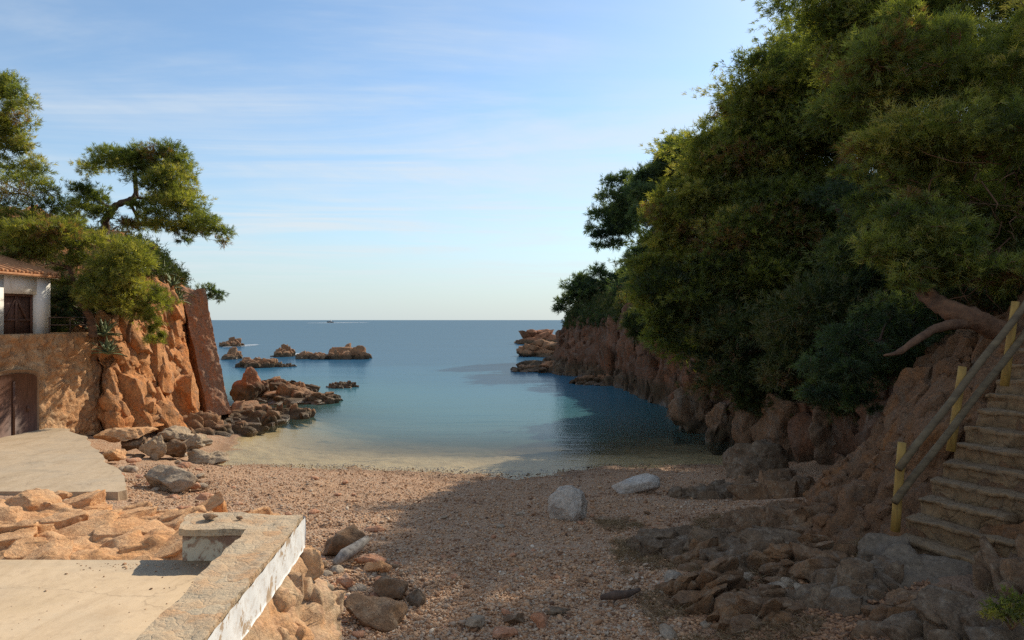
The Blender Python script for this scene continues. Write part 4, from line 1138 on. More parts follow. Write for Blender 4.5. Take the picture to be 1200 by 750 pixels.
def wall_sheet(name, a, b, z0, z1, mat, parent, thick, res=.1, amp=.05, seed=1, batter=0.0):
    """an upright masonry body between two plan points with an uneven face"""
    a, b = np.asarray(a, float), np.asarray(b, float); L = np.linalg.norm(b - a)
    nu, nv = int(L / res) + 2, int((z1 - z0) / res) + 2
    ex = np.append((b - a) / L, 0); ny = np.array([ex[1], -ex[0], 0])
    U, W2 = np.meshgrid(np.linspace(0, L, nu), np.linspace(z0, z1, nv), indexing='ij')
    base = np.array([a[0], a[1], 0])
    q = base + U.ravel()[:, None] * ex + W2.ravel()[:, None] * [0, 0, 1]
    d = amp * (fbm(q * 2.2, 4, seed) + .5 * ridged(q * 3, 3, seed + 3)) + amp * 1.8 * crags(q * [2.6, 2.6, 4], seed) + amp * .9 * crags(q * [6, 6, 8], seed + 7) + batter * (z1 - W2.ravel())
    d = d * np.clip((z1 - W2.ravel()) / .15, .15, 1)
    q = q + ny * d[:, None]
    G_ = q.reshape(nu, nv, 3)
    back = G_.copy(); back[:, :] = (base + U[..., None] * ex + W2[..., None] * [0, 0, 1]) - ny * thick
    V = np.concatenate([q, back.reshape(-1, 3)]); n0 = nu * nv
    Fc = [tuple(f) for f in grid_faces(nu, nv)] + [tuple(f[::-1]) for f in grid_faces(nu, nv, n0)]
    id_ = lambda i, j: i * nv + j
    for i in range(nu - 1):
        Fc.append((id_(i, nv - 1), id_(i + 1, nv - 1), id_(i + 1, nv - 1) + n0, id_(i, nv - 1) + n0))
    for j in range(nv - 1):
        Fc.append((id_(0, j), id_(0, j + 1), id_(0, j + 1) + n0, id_(0, j) + n0)); Fc.append((id_(nu - 1, j + 1), id_(nu - 1, j), id_(nu - 1, j) + n0, id_(nu - 1, j + 1) + n0))
    return new_mesh(name, V, Fc, mat, parent)


# retaining wall with the arched boat-shed door
wallA = np.array([-16.05, 18.0, 0]); wallB = np.array([-15.1, 24.9, 0])
def on_wall(px):
    a, d = wallA, wallB - wallA; k = (px - 600) / F
    return a + d * ((k * a[1] - a[0]) / (d[0] - k * d[1]))
root = empty('retaining_wall', (0, 0, 0)); tag(root, 'rough ochre stone retaining wall under the white house with an arched brown door', 'wall')
wall_sheet('masonry', wallA[:2], wallB[:2], .9, 4.55, m_masonry, root, 2.2, .045, .06, 8, .03)
dx = norm((wallB - wallA) * [1, 1, 0]); dn = np.array([dx[1], -dx[0], 0])
def door_panel(cpx, half, z0, z1, arch, off, name, mat, parent, thick=.08, Y=20.8):
    c = on_wall(cpx)
    n = 10; th = np.linspace(0, math.pi, n)
    prof = [(-half, z0), (half, z0)] + [(half * math.cos(a), z1 - arch + arch * math.sin(a)) for a in th]
    V = []
    for o_ in (off, off - thick):
        for u_, z_ in prof: V.append([c[0] + dx[0] * u_ + dn[0] * o_, c[1] + dx[1] * u_ + dn[1] * o_, z_])
    k = len(prof); Fc = [tuple(range(k)), tuple(range(2 * k - 1, k - 1, -1))] + [(i, (i + 1) % k, k + (i + 1) % k, k + i) for i in range(k)]
    return new_mesh(name, V, Fc, mat, parent)
door_panel(8, 1.0, 1.3, 3.46, .2, .2, 'door_surround', plain_mat('door_arch_stone', (.26, .16, .10), (.42, .26, .15), 6), root, .1)
dr = door_panel(8, .88, 1.3, 3.34, .18, .23, 'door', m_door, root, .06)
ge = Geo(); c = on_wall(8)
for u_ in (-.02, .02):
    ge.box([c[0] + dx[0] * u_ * 20 * .02 + dn[0] * .245, c[1] + dx[1] * u_ + dn[1] * .245, 2.25], (.025, .03, 1.7), [dx, dn, [0, 0, 1]])
ge.box([c[0] + dx[0] * .5 + dn[0] * .26, c[1] + dx[1] * .5 + dn[1] * .26, 2.2], (.06, .06, .16), [dx, dn, [0, 0, 1]])
ge.build('door_batten', m_door, dr)

# white house
hr = np.array([-15.72, 23.25, 4.5]); hb = np.array([-16.15, 20.15, 4.5])
ex = norm((hr - hb) * [1, 1, 0]); en = np.array([ex[1], -ex[0], 0]); AX = [ex, en, [0, 0, 1]]
root = empty('beach_house', (0, 0, 0)); tag(root, 'small white beach house with tiled roof and brown door at the left edge', 'house')
L_ = np.linalg.norm((hr - hb)[:2])
def hp(u_, o_, z_): return hb * [1, 1, 0] + ex * u_ + en * o_ + np.array([0, 0, z_])
d0, d1 = np.linalg.norm(hb[:2] - hr[:2]) * .42, np.linalg.norm(hb[:2] - hr[:2]) * .82
zt, zb = 6.5, 4.4; zd = 5.85
ge = Geo()
ge.box(hp((d0) / 2 - 1.0, -.15, (zt + zb) / 2), (d0 + 2.0, .3, zt - zb), AX)
ge.box(hp((d1 + L_) / 2, -.15, (zt + zb) / 2), (L_ - d1, .3, zt - zb), AX)
ge.box(hp((d0 + d1) / 2, -.15, (zt + zd) / 2), (d1 - d0, .3, zt - zd), AX)
ge.box(hp(L_ - .15, -1.82, (zt + zb) / 2), (.3, 3.03, zt - zb), AX)
ge.build('wall', m_plaster, root)
ge = Geo(); ge.box(hp((d0 + d1) / 2, -.22, (zb + zd) / 2), (d1 - d0, .05, zd - zb), AX)
dr = ge.build('door', m_door, root)
ge = Geo()
for u_ in (d0 + .04, d1 - .04, (d0 + d1) / 2): ge.box(hp(u_, -.17, (zb + zd) / 2), (.08, .05, zd - zb), AX)
for z_ in (zd - .04, zb + .6): ge.box(hp((d0 + d1) / 2, -.172, z_), (d1 - d0, .048, .08), AX)
ge.build('door_frame', m_door, dr)
ge = Geo()
for s_ in (-1, 1):
    a = hp((d0 + d1) / 2 + s_ * .42, -.165, zb + .55); b = hp((d0 + d1) / 2 - s_ * .0, -.165, zd - .1); ge.tube([a, b], .03, 6)
ge.build('door_brace', m_door, dr)
ge = Geo(); k = 0
for u_ in np.arange(-2.4, L_ + .12, .15):
    a = hp(u_, .22, zt + .04 + .02 * math.sin(k * 3.1)); b = hp(u_, -2.2, zt + .78)
    ge.tube([a, a * .5 + b * .5, b], [.066, .062, .062], 7); k += 1
ge.box(hp(L_ / 2 - 1.1, -.98, zt + .32), (L_ + 2.5, 2.6, .08), [ex, norm(hp(0, -2.2, zt + .74) - hp(0, .3, zt)), norm(np.cross(ex, hp(0, -2.2, zt + .74) - hp(0, .3, zt)))])
ge.build('roof', m_tile, root)
ge = Geo(); ge.box(hp(L_ / 2 - 1.0, .06, zt - .05), (L_ + 2.4, .1, .08), AX); ge.build('cornice', m_plaster, root)

# railing on the wall
ra, rb = on_wall(64) - dn * .2 + [0, 0, 4.56], on_wall(111) - dn * .2 + [0, 0, 4.56]
root = empty('metal_railing', ra); tag(root, 'thin dark metal railing on the wall top beside the white house', 'railing')
for z_ in (.22, .48):
    ge = Geo(); ge.tube([[0, 0, z_ + .05], rb - ra + [0, 0, z_ + .05]], .018, 6); ge.build('rail', m_metal, root)
for f_ in (0, .5, 1):
    ge = Geo(); q = (rb - ra) * f_; ge.tube([q - [0, 0, .15], q + [0, 0, .55]], .02, 6); ge.build('post', m_metal, root)

# concrete slab below the wall
M = MT('worn_concrete'); p = M.pos()
n1 = M.noise(p, .9, 7, .65, .5); n2 = M.noise(p, 14, 6, .7); n3 = M.noise(M.mapping(p, (.6, 1.8, 1), loc=(5, 2, 0)), .8, 5, .6)
c = M.ramp(n1, [(.3, (.40, .295, .185)), (.5, (.47, .355, .235)), (.7, (.42, .33, .23))])
c = M.mix(M.rng(n2, .52, .70, 0, .45), c, (.28, .2, .13))
n4 = M.noise(M.mapping(p, (1.5, .5, 1), (0, 0, .5)), 1.7, 8, .75, .8)
c = M.mix(M.rng(n4, .50, .64, 0, .55), c, (.33, .235, .145))
c = M.mix(M.rng(n4, .44, .34, 0, .4), c, (.56, .43, .29))
c = M.mix(M.rng(n3, .58, .70, 0, .55), c, (.31, .25, .18))
sp = M.n('ShaderNodeTexVoronoi', {'Vector': p, 'Scale': 1.3}, out=0)
c = M.mix(M.rng(sp, .03, .06, .7, 0), c, (.12, .08, .055))
vc = M.n('ShaderNodeTexVoronoi', {'Vector': M.n('ShaderNodeVectorMath', {0: p, 1: M.n('ShaderNodeVectorMath', {0: M.noise(p, 1.2, 5, out=1), 'Scale': .7}, operation='SCALE')}, operation='ADD'), 'Scale': .55}, out=0, feature='DISTANCE_TO_EDGE')
c = M.mix(M.rng(vc, 0, .004, .5, 0), c, (.2, .14, .09))
m_conc = M.surf(c, .9, M.bump(M.math('ADD', n2, M.math('MULTIPLY', n1, 2)), .35, .02))
poly = [(px, py) for px, py in [(-120, 577), (60, 577), (140, 575), (143, 566), (133, 552), (118, 533), (106, 519), (94, 509), (76, 502), (38, 501), (0, 508), (-140, 530)]]
top = np.array([[(a - 600) / F * (3.55 * F / (b - 374.5)), 3.55 * F / (b - 374.5)] for a, b in poly])
bm = bmesh.new(); vs = [bm.verts.new((x, y, 1.45)) for x, y in top]; f = bm.faces.new(vs)
if f.normal.z < 0: f.normal_flip()
bmesh.ops.triangulate(bm, faces=bm.faces[:])
bmesh.ops.subdivide_edges(bm, edges=bm.edges[:], cuts=5, use_grid_fill=True)
r = bmesh.ops.extrude_face_region(bm, geom=bm.faces[:])
for v in r['geom']:
    if isinstance(v, bmesh.types.BMVert): v.co.z -= .32
for v in bm.verts:
    q = np.array([list(v.co)]); k = .05 if v.co.z > 1.3 else .15
    v.co.x += .16 * float(fbm(q * 1.3, 3, 4)[0]); v.co.y += .10 * float(vnoise(q * 1.9, 5)[0]); v.co.z += k * float(vnoise(q * 1.1, 6)[0])
bmesh.ops.recalc_face_normals(bm, faces=bm.faces[:])
me = bpy.data.meshes.new('concrete_path'); bm.to_mesh(me); bm.free(); me.materials.append(m_conc)
o = bpy.data.objects.new('concrete_path', me); COL.objects.link(o); o['kind'] = 'structure'
# mossy rubble foot of the slab
for i, (px, w) in enumerate([(10, 40), (40, 34), (68, 36), (96, 30), (122, 34)]):
    rock('kerb_stone', ['mossy stone under the slab edge at the photo edge', 'second mossy stone under the slab edge from the photo edge', 'middle mossy stone under the front of the concrete slab', 'mossy stone right of the middle one under the concrete slab', 'mossy stone under the near corner of the concrete slab'][i],
         px, 583, w, 14, 1.12, m_moss if i else (m_moss := rock_mat('mossy_stone', (.17, .15, .06), (.24, .2, .12), (.12, .12, .05), (.05, .05, .03), sc=2.5)), 700 + i, 'stone', dep=.6)

# terrace floor in the near left, with its own retaining face
TF = 3.1
poly = [(-9, 5.45), (-2.4, 5.4), (-2.0, 5.3), (-1.95, 2.0), (-9, 2.0)]
ge = Geo(); prism(ge, poly, 1.2, TF)
o = ge.build('terrace', m_conc); o['kind'] = 'structure'

M = MT('flat_stone_coping'); p = M.pos()
nn = M.n('ShaderNodeVectorMath', {0: M.noise(p, 4, 4, out=1), 'Scale': .3}, operation='SCALE')
pw = M.n('ShaderNodeVectorMath', {0: M.mapping(p, (1, 1, .25)), 1: nn}, operation='ADD')
ve = M.n('ShaderNodeTexVoronoi', {'Vector': pw, 'Scale': 8.5}, out=0, feature='DISTANCE_TO_EDGE')
vcol = M.n('ShaderNodeSeparateColor', {0: M.n('ShaderNodeTexVoronoi', {'Vector': pw, 'Scale': 8.5}, out=1)})
n2 = M.noise(p, 9, 7, .7)
c = M.ramp(vcol, [(0, (.52, .34, .19)), (.4, (.54, .38, .23)), (.7, (.52, .29, .14)), (1, (.50, .39, .26))])
c = M.mix(M.rng(M.noise(p, 3, 6, .7), .42, .58, .15, .95), c, (.50, .385, .255))
c = M.mix(M.rng(ve, .0, .03, .10, 0), c, (.34, .25, .17))
c = M.mix(M.rng(n2, .56, .66, 0, .7), c, (.26, .19, .125))
m_coping = M.surf(c, .92, M.bump(M.math('ADD', M.math('MULTIPLY', M.rng(ve, 0, .1), .10), n2), 1.0, .035))
M = MT('flaking_white_paint'); p = M.pos()
n1 = M.noise(M.mapping(p, (1, 1, .8)), 5, 8, .7, .4); n2 = M.noise(p, 1.6, 6, .7)
fl = M.math('ADD', M.rng(n1, .555, .585), M.rng(n2, .585, .63), clamp=True)
fl = M.math('ADD', fl, M.math('MULTIPLY', M.rng(M.noise(p, 16, 6, .7), .5, .62), .35), clamp=True)
c = M.mix(fl, (.78, .77, .74), M.mix(M.rng(n1, .5, .7), (.42, .30, .2), (.5, .37, .24)))
m_flake = M.surf(c, .8, M.bump(fl, -.4, .01))
M = MT('peeling_plaster'); p = M.pos()
n1 = M.noise(p, 4.5, 8, .7, .5)
c = M.mix(M.rng(n1, .46, .50), (.52, .42, .29), M.mix(M.rng(M.noise(p, 12, 5), .4, .6), (.24, .13, .08), (.36, .23, .14)))
m_peel = M.surf(c, .9, M.bump(n1, .5, .03))

TW = 3.36
root = empty('low_wall', (-1.85, 5.5, TF)); tag(root, 'low stone parapet with flat stone top and flaking white band on its outer side', 'wall')
o0 = np.array([-1.85, 5.5, TF])
# coping: L shaped slab with a worn edge
outl = np.array([(-2.63, 5.36), (-2.08, 5.36), (-2.02, 4.6), (-1.96, 3.9), (-1.90, 3.2), (-1.86, 2.0), (-1.53, 2.0), (-1.56, 3.0), (-1.60, 3.6), (-1.66, 4.5), (-1.72, 5.3), (-1.76, 5.74), (-2.2, 5.79), (-2.76, 5.80)])
dens_o = []
for a, b in zip(outl, np.roll(outl, -1, 0)):
    k = max(2, int(np.linalg.norm(b - a) / .035))
    for t_ in np.arange(k) / k: dens_o.append(a + (b - a) * t_)
dens_o = np.array(dens_o)
bm = bmesh.new()
q3 = np.c_[dens_o, np.full(len(dens_o), TW)]
rag = .018 * fbm(q3 * 9, 3, 5); nr = norm(np.roll(dens_o, -1, 0) - np.roll(dens_o, 1, 0)); nr = np.c_[nr[:, 1], -nr[:, 0]]
dens_o = dens_o + nr * rag[:, None]
vs = [bm.verts.new((x, y, TW)) for x, y in dens_o]; f = bm.faces.new(vs)
if f.normal.z < 0: f.normal_flip()
bmesh.ops.triangulate(bm, faces=bm.faces[:])
for _ in range(3):
    bmesh.ops.subdivide_edges(bm, edges=[e for e in bm.edges if e.calc_length() > .07], cuts=1)
    bmesh.ops.triangulate(bm, faces=bm.faces[:])
r = bmesh.ops.extrude_face_region(bm, geom=bm.faces[:])
for v in r['geom']:
    if isinstance(v, bmesh.types.BMVert): v.co.z -= .055
for v in bm.verts:
    if v.co.z > TW - .01:
        q = np.array([list(v.co)]); v.co.z += .010 * float(fbm(q * 6, 3, 8)[0])
bmesh.ops.recalc_face_normals(bm, faces=bm.faces[:])
me = bpy.data.meshes.new('coping'); bm.to_mesh(me); bm.free(); me.materials.append(m_coping)
o = bpy.data.objects.new('coping', me); COL.objects.link(o); o.parent = root; o.matrix_parent_inverse = root.matrix_world.inverted(); o.location = -Vector(o0)
o.matrix_parent_inverse.identity()
ge = Geo()
inner = [(-2.60, 5.385), (-2.06, 5.385), (-2.00, 4.6), (-1.94, 3.9), (-1.88, 3.2), (-1.84, 2.0), (-1.6, 2.0), (-1.63, 3.6), (-1.69, 4.5), (-1.78, 5.71), (-2.73, 5.77)]
prism(ge, [(a - o0[0], b - o0[1]) for a, b in inner], -.9, TW - .05 - TF)
ge.build('wall_core', m_peel, root)
# painted band on the outer face
outer = np.array([(-1.545, 2.0), (-1.572, 3.0), (-1.612, 3.6), (-1.672, 4.5), (-1.732, 5.3), (-1.768, 5.735)])
V, Fc = [], []
nb_ = 60; tt = chord_params(outer, nb_); oo = cr(outer, tt); zs = np.linspace(TW - .27, TW - .008, 9)
for i in range(nb_):
    for z_ in zs:
        V.append([oo[i][0] + .034 + .004 * math.sin(i * 1.7 + z_ * 20) - o0[0], oo[i][1] - o0[1], z_ - TF])
for i in range(nb_):
    for z_ in zs: V.append([oo[i][0] - .05 - o0[0], oo[i][1] - o0[1], z_ - TF])
V = np.array(V); fa = grid_faces(nb_, 9); fb = grid_faces(nb_, 9, nb_ * 9)[:, ::-1]
side = [(i * 9, (i + 1) * 9, (i + 1) * 9 + nb_ * 9, i * 9 + nb_ * 9) for i in range(nb_ - 1)]
endc = [((nb_ - 1) * 9 + j, (nb_ - 1) * 9 + j + 1, (nb_ - 1) * 9 + j + 1 + nb_ * 9, (nb_ - 1) * 9 + j + nb_ * 9) for j in range(8)]
new_mesh('painted_band', V, [tuple(f) for f in fa] + [tuple(f) for f in fb] + side + endc, m_flake, root)
m_rub = rock_mat('rubble_orange', (.52, .27, .12), (.47, .33, .2), (.42, .25, .15), (.24, .13, .07), sc=3)
# rubble face that spreads towards the beach
st = []
for (x, y) in [(-1.5, 1.5), (-1.53, 2.6), (-1.58, 3.6), (-1.64, 4.4), (-1.70, 5.1), (-1.76, 5.66), (-2.1, 5.85), (-2.9, 5.9), (-5, 5.75), (-9, 5.7)]:
    e = np.array([1.0, .1]) if y < 5.6 else (np.array([.75, .7]) if x > -2 else np.array([0, 1.0]))
    z1_ = TW - .265 if x > -1.77 else (TW - .3 if x > -2.2 else TF - .5)
    st.append([(x - .04 * e[0], y - .04 * e[1], z1_), (x + .03 * e[0], y + .03 * e[1], z1_ - .12), (x + .16 * e[0], y + .16 * e[1], z1_ - .45), (x + .34 * e[0], y + .34 * e[1], z1_ - .9), (x + .6 * e[0], y + .6 * e[1], 1.2)])
Gd, _, _ = loft(np.array(st) - o0, 220, 70)
N = grid_normals(Gd); pp = Gd.reshape(-1, 3)
nn_ = N.reshape(-1, 3)
sg = np.sign((nn_ * [1, .6, .3]).sum(1).mean())
ramp_ = np.tile(np.clip(np.linspace(0, 6, 70), .1, 1), 220)
rf_ = new_mesh('rubble_face', pp + sg * nn_ * (rockdisp(pp, .38, .2, 33) * ramp_)[:, None], grid_faces(220, 70), m_rub, root)

gF = Gd if sg > 0 else Gd[::-1]
embed(rf_, gF, (0, gF.shape[0]), (6, 66), 95, .12, .3, m_rub, 59, (0, .6, .8), (1.3, .8, 1.0), .12, 3, lambda p: p[1] + 5.5 < 6.0 and p[0] > -.6, 'stone')

# two stones lying on the parapet
for i, (px, w, lab) in enumerate([(246, 17, 'small brown stone lying on the flat top of the parapet'), (281, 9, 'tiny brown pebble lying on the flat top of the parapet')]):
    V, Fc = rock_shape(760 + i, (w / F * 5.5, w / F * 5.5, w * .45 / F * 5.5), 3); o = new_mesh('stone', V - [0, 0, V[:, 2].min()], Fc, m_brown)
    o.location = P(px, 609, 5.6) * [1, 1, 0] + [0, 0, TW + .003]; tag(o, lab, 'stone')

# driftwood
m_drift = plain_mat('grey_driftwood', (.12, .10, .085), (.42, .38, .33), 14, .9, .5, .02, (1, 1, 1))
def driftwood(label, pts, rad, dark=False):
    g_ = Geo(); pts = np.array(pts); g_.tube(pts - pts[0], rad, 7)
    o = g_.build('driftwood', m_bark if dark else m_drift, None, True); o.location = pts[0]; tag(o, label, 'driftwood')
driftwood('grey split driftwood plank leaning on the dark lumpy rock', [P(392, 660, 9.9), P(405, 649, 10.1), P(418, 641, 10.3), P(431, 630, 10.5)], [.05, .1, .09, .05])
driftwood('dark driftwood branch lying in the shaded shingle', [P(704, 700, 8.75), P(722, 697, 8.8), P(735, 696, 8.8), P(750, 690, 8.9)], [.03, .06, .05, .02], True)

# ------------------------------------------------------------------ stone stairs and handrail
M = MT('stair_stone'); p = M.pos()
n1 = M.noise(p, 2.2, 7, .65, .4); n2 = M.noise(p, 14, 6, .7)
v = M.n('ShaderNodeTexVoronoi', {'Vector': M.mapping(p, (1, 1, .6)), 'Scale': 5.5}, out=0, feature='DISTANCE_TO_EDGE')
geo_n = M.n('ShaderNodeSeparateXYZ', {0: M.n('ShaderNodeNewGeometry', out=1)}, out=2)
c = M.ramp(n1, [(.3, (.17, .105, .055)), (.5, (.26, .165, .085)), (.7, (.20, .14, .09))])
c = M.mix(M.rng(v, 0, .04, .22, 0), c, (.14, .10, .07))
c = M.mix(M.rng(geo_n, .6, .9, 0, .5), c, M.ramp(n1, [(.3, (.15, .105, .066)), (.7, (.23, .17, .11))]))
c = M.mix(M.rng(M.noise(p, 7, 7, .75), .5, .64, 0, .6), c, (.085, .058, .036))
m_stair = M.surf(c, .9, M.bump(M.math('ADD', n2, M.math('MULTIPLY', M.rng(v, 0, .08), .5)), .7, .04))
climb = np.array([.87, .5, 0]); edge_d = np.array([.5, -.87, 0]); UPV = np.array([0, 0, 1.0])
s0 = np.array([4.62, 8.22, 2.33])
root = empty('stone_stairs', s0); tag(root, 'uneven stone stairs climbing the earth bank at the right edge', 'stairs')
rg = np.random.default_rng(4)
for i in range(14):
    w = 1.12 + .10 * rg.normal(); run = .262; rise = .2
    z1 = rise * i + .06 + rg.normal() * .008
    nu, nv = 46, 22
    # profile: foot of riser, riser, nose, tread, back
    prof = np.array([(0.01, -.28), (.0, -.15), (-.005, -.06), (-.03, -.045), (-.03, -.008), (-.01, .0), (.1, .004), (.2, .0), (.3, -.004), (.42, -.01), (.43, -.28)])
    pr = np.stack([np.interp(np.linspace(0, 10, nv), np.arange(11), prof[:, k]) for k in (0, 1)], 1)
    us = np.linspace(0, w, nu)
    Gs = (climb * (run * i))[None, None] + us[:, None, None] * edge_d + pr[None, :, 0:1] * climb + (z1 + pr[None, :, 1:2]) * UPV
    q = Gs.reshape(-1, 3)
    wob = .04 * fbm((q + s0) * 5.5, 4, 60 + i); wz = .02 * fbm((q + s0) * 4.5, 4, 90 + i)
    q = q + climb * wob[:, None] + UPV * wz[:, None] + edge_d * (.03 * fbm((q + s0) * 4, 3, 120))[:, None]
    V = list(q); Fc = [tuple(f) for f in grid_faces(nu, nv)]
    Fc += [tuple(range(nv)), tuple((nu - 1) * nv + j for j in range(nv))[::-1]]
    new_mesh('step', np.array(V), Fc, m_stair, root)

m_post = plain_mat('yellow_stained_wood', (.22, .13, .035), (.40, .25, .06), 7, .65, .3, .01, (3, 3, .5))
m_rail = plain_mat('weathered_rail_wood', (.085, .06, .034), (.17, .125, .07), 7, .8, .4, .015, (.6, .6, 2))
root = empty('wooden_handrail', P(1050, 615, 8.2)); tag(root, 'rustic round wood handrail with yellow posts along the stone stairs', 'handrail'); o0 = P(1050, 615, 8.2)
for (a, b, Y) in [((1049, 622), (1057, 518), 8.2), ((1114, 528), (1128, 429), 8.6), ((1177, 452), (1190, 353), 9.0), ((1240, 385), (1255, 285), 9.4)]:
    ge = Geo(); pa, pb = P(*a, Y), P(*b, Y); ge.tube(np.linspace(pa, pb, 5) - o0, [.054, .052, .05, .05, .047], 14); ge.build('post', m_post, root, False)
for (a, b, r_) in [((1053, 549), (1262, 278), .044), ((1048, 588), (1262, 312), .044)]:
    ge = Geo(); pa, pb = P(*a, 8.08), P(*b, 9.38)
    pts = np.linspace(pa, pb, 12) - o0; pts[:, 2] += .012 * np.sin(np.arange(12) * 1.7)
    ge.tube(pts, r_, 12); ge.build('rail', m_rail, root, True)

# dry needles and grass on the lower right slope
n = 26000
x = rg.uniform(1.6, 5.4, n); y = rg.uniform(5.4, 13.5, n)
z = ground_z(x, y); k = fbm(np.stack([x, y, 0 * x], 1) * 1.4, 3, 44) > -.1
x, y, z = x[k], y[k], z[k]; n = len(x)
C = np.stack([x, y, z + .015], 1)
V, t = tufts(C, np.stack([rg.normal(size=n), rg.normal(size=n), np.full(n, .25)], 1), .13, .006, 4, .5, rg, rg.random(n))
m_litter = leaf_mat('dry_pine_litter', [(0, (.10, .055, .03)), (.5, (.21, .135, .07)), (1, (.34, .25, .15))], .1)
tag(new_mesh('needle_litter', V, np.arange(len(V)).reshape(-1, 3), m_litter, attr={'tint': ('FACE', t)}), 'fallen pine needles and dry grass strewn below the stairs', 'litter', kind='stuff')

# succulent shrub in the lower right corner
T = 5.6
b = P(1185, 728, T); root = empty('shrub', b); tag(root, 'low yellow green shrub on the rocks in the bottom right corner', 'shrub')
pads = [(P(q[0], q[1], T) - b, (q[2] / F * T, q[2] / F * T, q[3] / F * T)) for q in [(1172, 712, 14, 10), (1190, 706, 14, 12), (1200, 716, 12, 10), (1182, 720, 14, 8), (1160, 718, 8, 6)]]
V, Fc, t = crown_mesh(pads, .045, .014, 6, 500, 71, .7, .55)
new_mesh('foliage', V, Fc, m_yellow, root, attr={'tint': ('FACE', t)})
ge = Geo(); rg2 = np.random.default_rng(3)
for c_, r_ in pads: ge.tube(curve_pts([0, 0, -.06], c_, rg2, .1, 6), np.linspace(.012, .005, 6), 5)
ge.build('stem', m_twig, root, True)

# ------------------------------------------------------------------ motor boat far out, with its wake
Y = 1250.0; b = P(387, 377, Y); b[2] = 0
root = empty('motor_boat', b); tag(root, 'tiny dark motor boat near the horizon', 'boat')
m_hull = plain_mat('boat_hull_paint', (.03, .035, .05), (.05, .06, .08), .5, .4)
m_cabin = plain_mat('boat_cabin_paint', (.5, .5, .5), (.6, .6, .6), .5, .4)
sec = []
for s_, hw, zb_ in [(-6, 1.9, .3), (-3, 2.1, .0), (1, 2.0, .0), (4, 1.3, .3), (6.3, .05, 1.4)]:
    sec.append([(-s_, -hw, 2.0 + max(0, s_) * .09), (-s_, -hw * .8, .8), (-s_, 0, zb_ - .4), (-s_, hw * .8, .8), (-s_, hw, 2.0 + max(0, s_) * .09)])
V = np.array(sec).reshape(-1, 3); Fc = [tuple(f) for f in grid_faces(5, 5)] + [tuple(range(5))] + [(i * 5, (i + 1) * 5, (i + 1) * 5 + 4, i * 5 + 4) for i in range(4)]
new_mesh('hull', V, Fc, m_hull, root)
ge = Geo(); ge.box((0, 0, 2.9), (4.2, 2.6, 1.7)); ge.box((.2, 0, 4.1), (2.6, 2.2, .7)); ge.build('cabin', m_cabin, root)
ge = Geo(); ge.tube([(.5, 0, 4.4), (.6, 0, 6.6)], .09, 6); ge.build('mast', m_hull, root)
M = MT('sea_foam'); a = M.noise(M.mapping(M.pos(), (.3, 1, 1)), .5, 5, .7)
fo = M.n('ShaderNodeBsdfDiffuse', {0: (.8, .82, .84)}); tr_ = M.n('ShaderNodeBsdfTransparent')
M.n('ShaderNodeOutputMaterial', {0: M.n('ShaderNodeMixShader', {0: M.rng(a, .4, .62, 0, .75), 1: tr_, 2: fo})}, out=None)
m_foam = M.m
def foam(label, px, py, wpx, hpx, z=.03, seed=1):
    Y = (CAMZ - z) * F / (py - 374.5); c_ = P(px, py, Y); w = wpx / F * Y / 2
    d = (CAMZ * F / (py - 374.5 - hpx / 2) - CAMZ * F / (py - 374.5 + hpx / 2)) / 2
    th = np.linspace(0, 2 * math.pi, 41)[:-1]; rr = 1 + .25 * fbm(np.stack([np.cos(th) * 2, np.sin(th) * 2, th * 0 + seed], 1), 2, seed)
    V = np.concatenate([np.stack([np.cos(th) * w * rr, np.sin(th) * d * rr, 0 * th], 1), [[0, 0, .02]]])
    o = new_mesh('foam', V, [(i, (i + 1) % 40, 40) for i in range(40)], m_foam); o.location = (c_[0], c_[1], z); tag(o, label, 'foam', kind='stuff')
foam('white wake around the distant motor boat', 400, 377.6, 38, .8, .12)
foam('white foam breaking beside the distant brown rock', 284, 404.5, 24, 3, .04, 2)
foam('white foam around the small dark rock by the islet', 342, 415, 14, 5, .04, 3)

# ------------------------------------------------------------------ light, sky, camera
EL, AZ = math.radians(36), math.radians(36)
tosun = Vector((math.sin(AZ) * math.cos(EL), math.cos(AZ) * math.cos(EL), math.sin(EL)))
sl = bpy.data.lights.new('sun', 'SUN'); sl.energy = 4.4; sl.angle = math.radians(.53); sl.color = (1, .90, .73)
so = bpy.data.objects.new('sun', sl); COL.objects.link(so); so.rotation_euler = tosun.to_track_quat('Z', 'Y').to_euler(); so.location = (20, 30, 40)

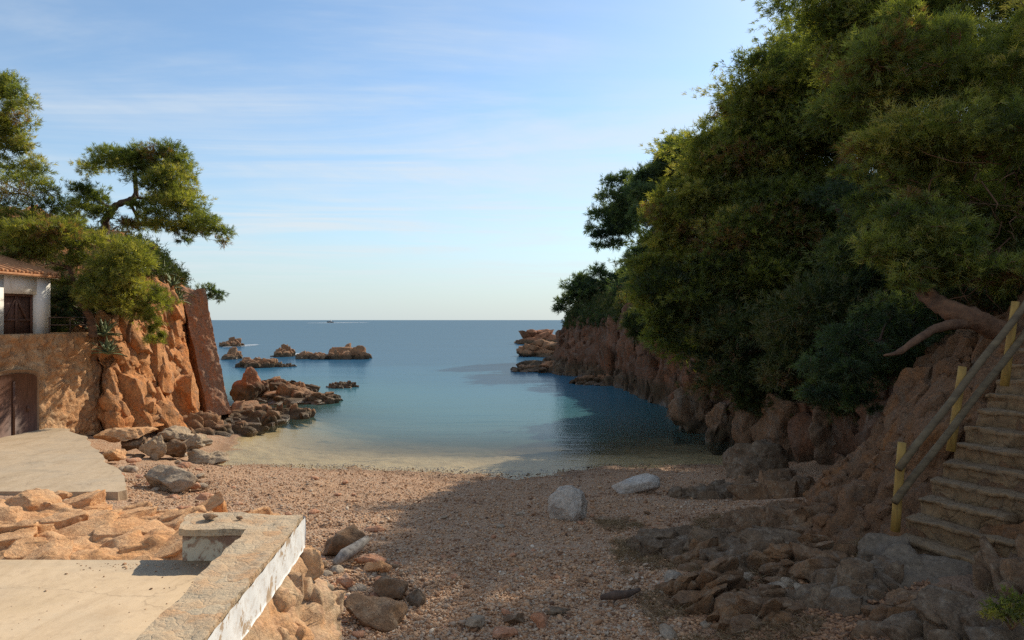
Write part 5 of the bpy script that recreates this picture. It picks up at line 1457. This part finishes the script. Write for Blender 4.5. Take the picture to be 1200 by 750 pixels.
wd = bpy.data.worlds.new('World'); S.world = wd; wd.use_nodes = True
M = MT('', wd.node_tree)
sky = M.n('ShaderNodeTexSky', out=None, sky_type='NISHITA', sun_disc=False, sun_elevation=EL, sun_rotation=AZ, altitude=0, air_density=1.0, dust_density=.35, ozone_density=1.5).outputs[0]
d = M.n('ShaderNodeTexCoord', out=0)
xyz = M.n('ShaderNodeSeparateXYZ', {0: d}, out=None)
zz_ = M.math('MAXIMUM', xyz.outputs[2], .03)
cxy = M.n('ShaderNodeCombineXYZ', {0: M.math('DIVIDE', xyz.outputs[0], zz_), 1: M.math('DIVIDE', xyz.outputs[1], zz_), 2: 0.0})
c1 = M.noise(M.mapping(cxy, (.5, 1.3, 1), (0, 0, .5)), .6, 8, .6, .6)
c2 = M.noise(M.mapping(cxy, (.9, .5, 1), (0, 0, -.5)), .35, 6, .6, .4)
cl = M.math('MULTIPLY', M.rng(c1, .34, .66, 0, 1, True), M.rng(c2, .36, .58, .22, 1, True))
cl = M.math('MULTIPLY', cl, M.rng(xyz.outputs[2], .02, .12, 0, .8))
hz = M.math('ADD', M.rng(xyz.outputs[2], 0, .32, .55, .04, True), M.rng(xyz.outputs[2], 0, .12, .3, 0))
col = M.mix(1.0, sky, (.80, .91, .95), 'MULTIPLY')
col = M.mix(hz, col, (3.35, 3.9, 4.2))
col = M.mix(cl, col, (4.7, 5.0, 5.2))
bgn = M.n('ShaderNodeBackground', {0: col, 1: .14})
M.n('ShaderNodeOutputWorld', {0: bgn}, out=None)

cam = bpy.data.cameras.new('camera'); cam.lens = 24; cam.sensor_width = 36; cam.clip_start = .1; cam.clip_end = 80000
co = bpy.data.objects.new('camera', cam); COL.objects.link(co); co.location = (0, 0, CAMZ); co.rotation_euler = (math.radians(90), 0, 0)
S.camera = co
S.view_settings.view_transform = 'Standard'; S.view_settings.look = 'None'; S.view_settings.exposure = .25; S.view_settings.gamma = 1
S.cycles.use_denoising = False
S.cycles.sample_clamp_indirect = 4
S.cycles.max_bounces = 6; S.cycles.transparent_max_bounces = 8; S.cycles.diffuse_bounces = 3
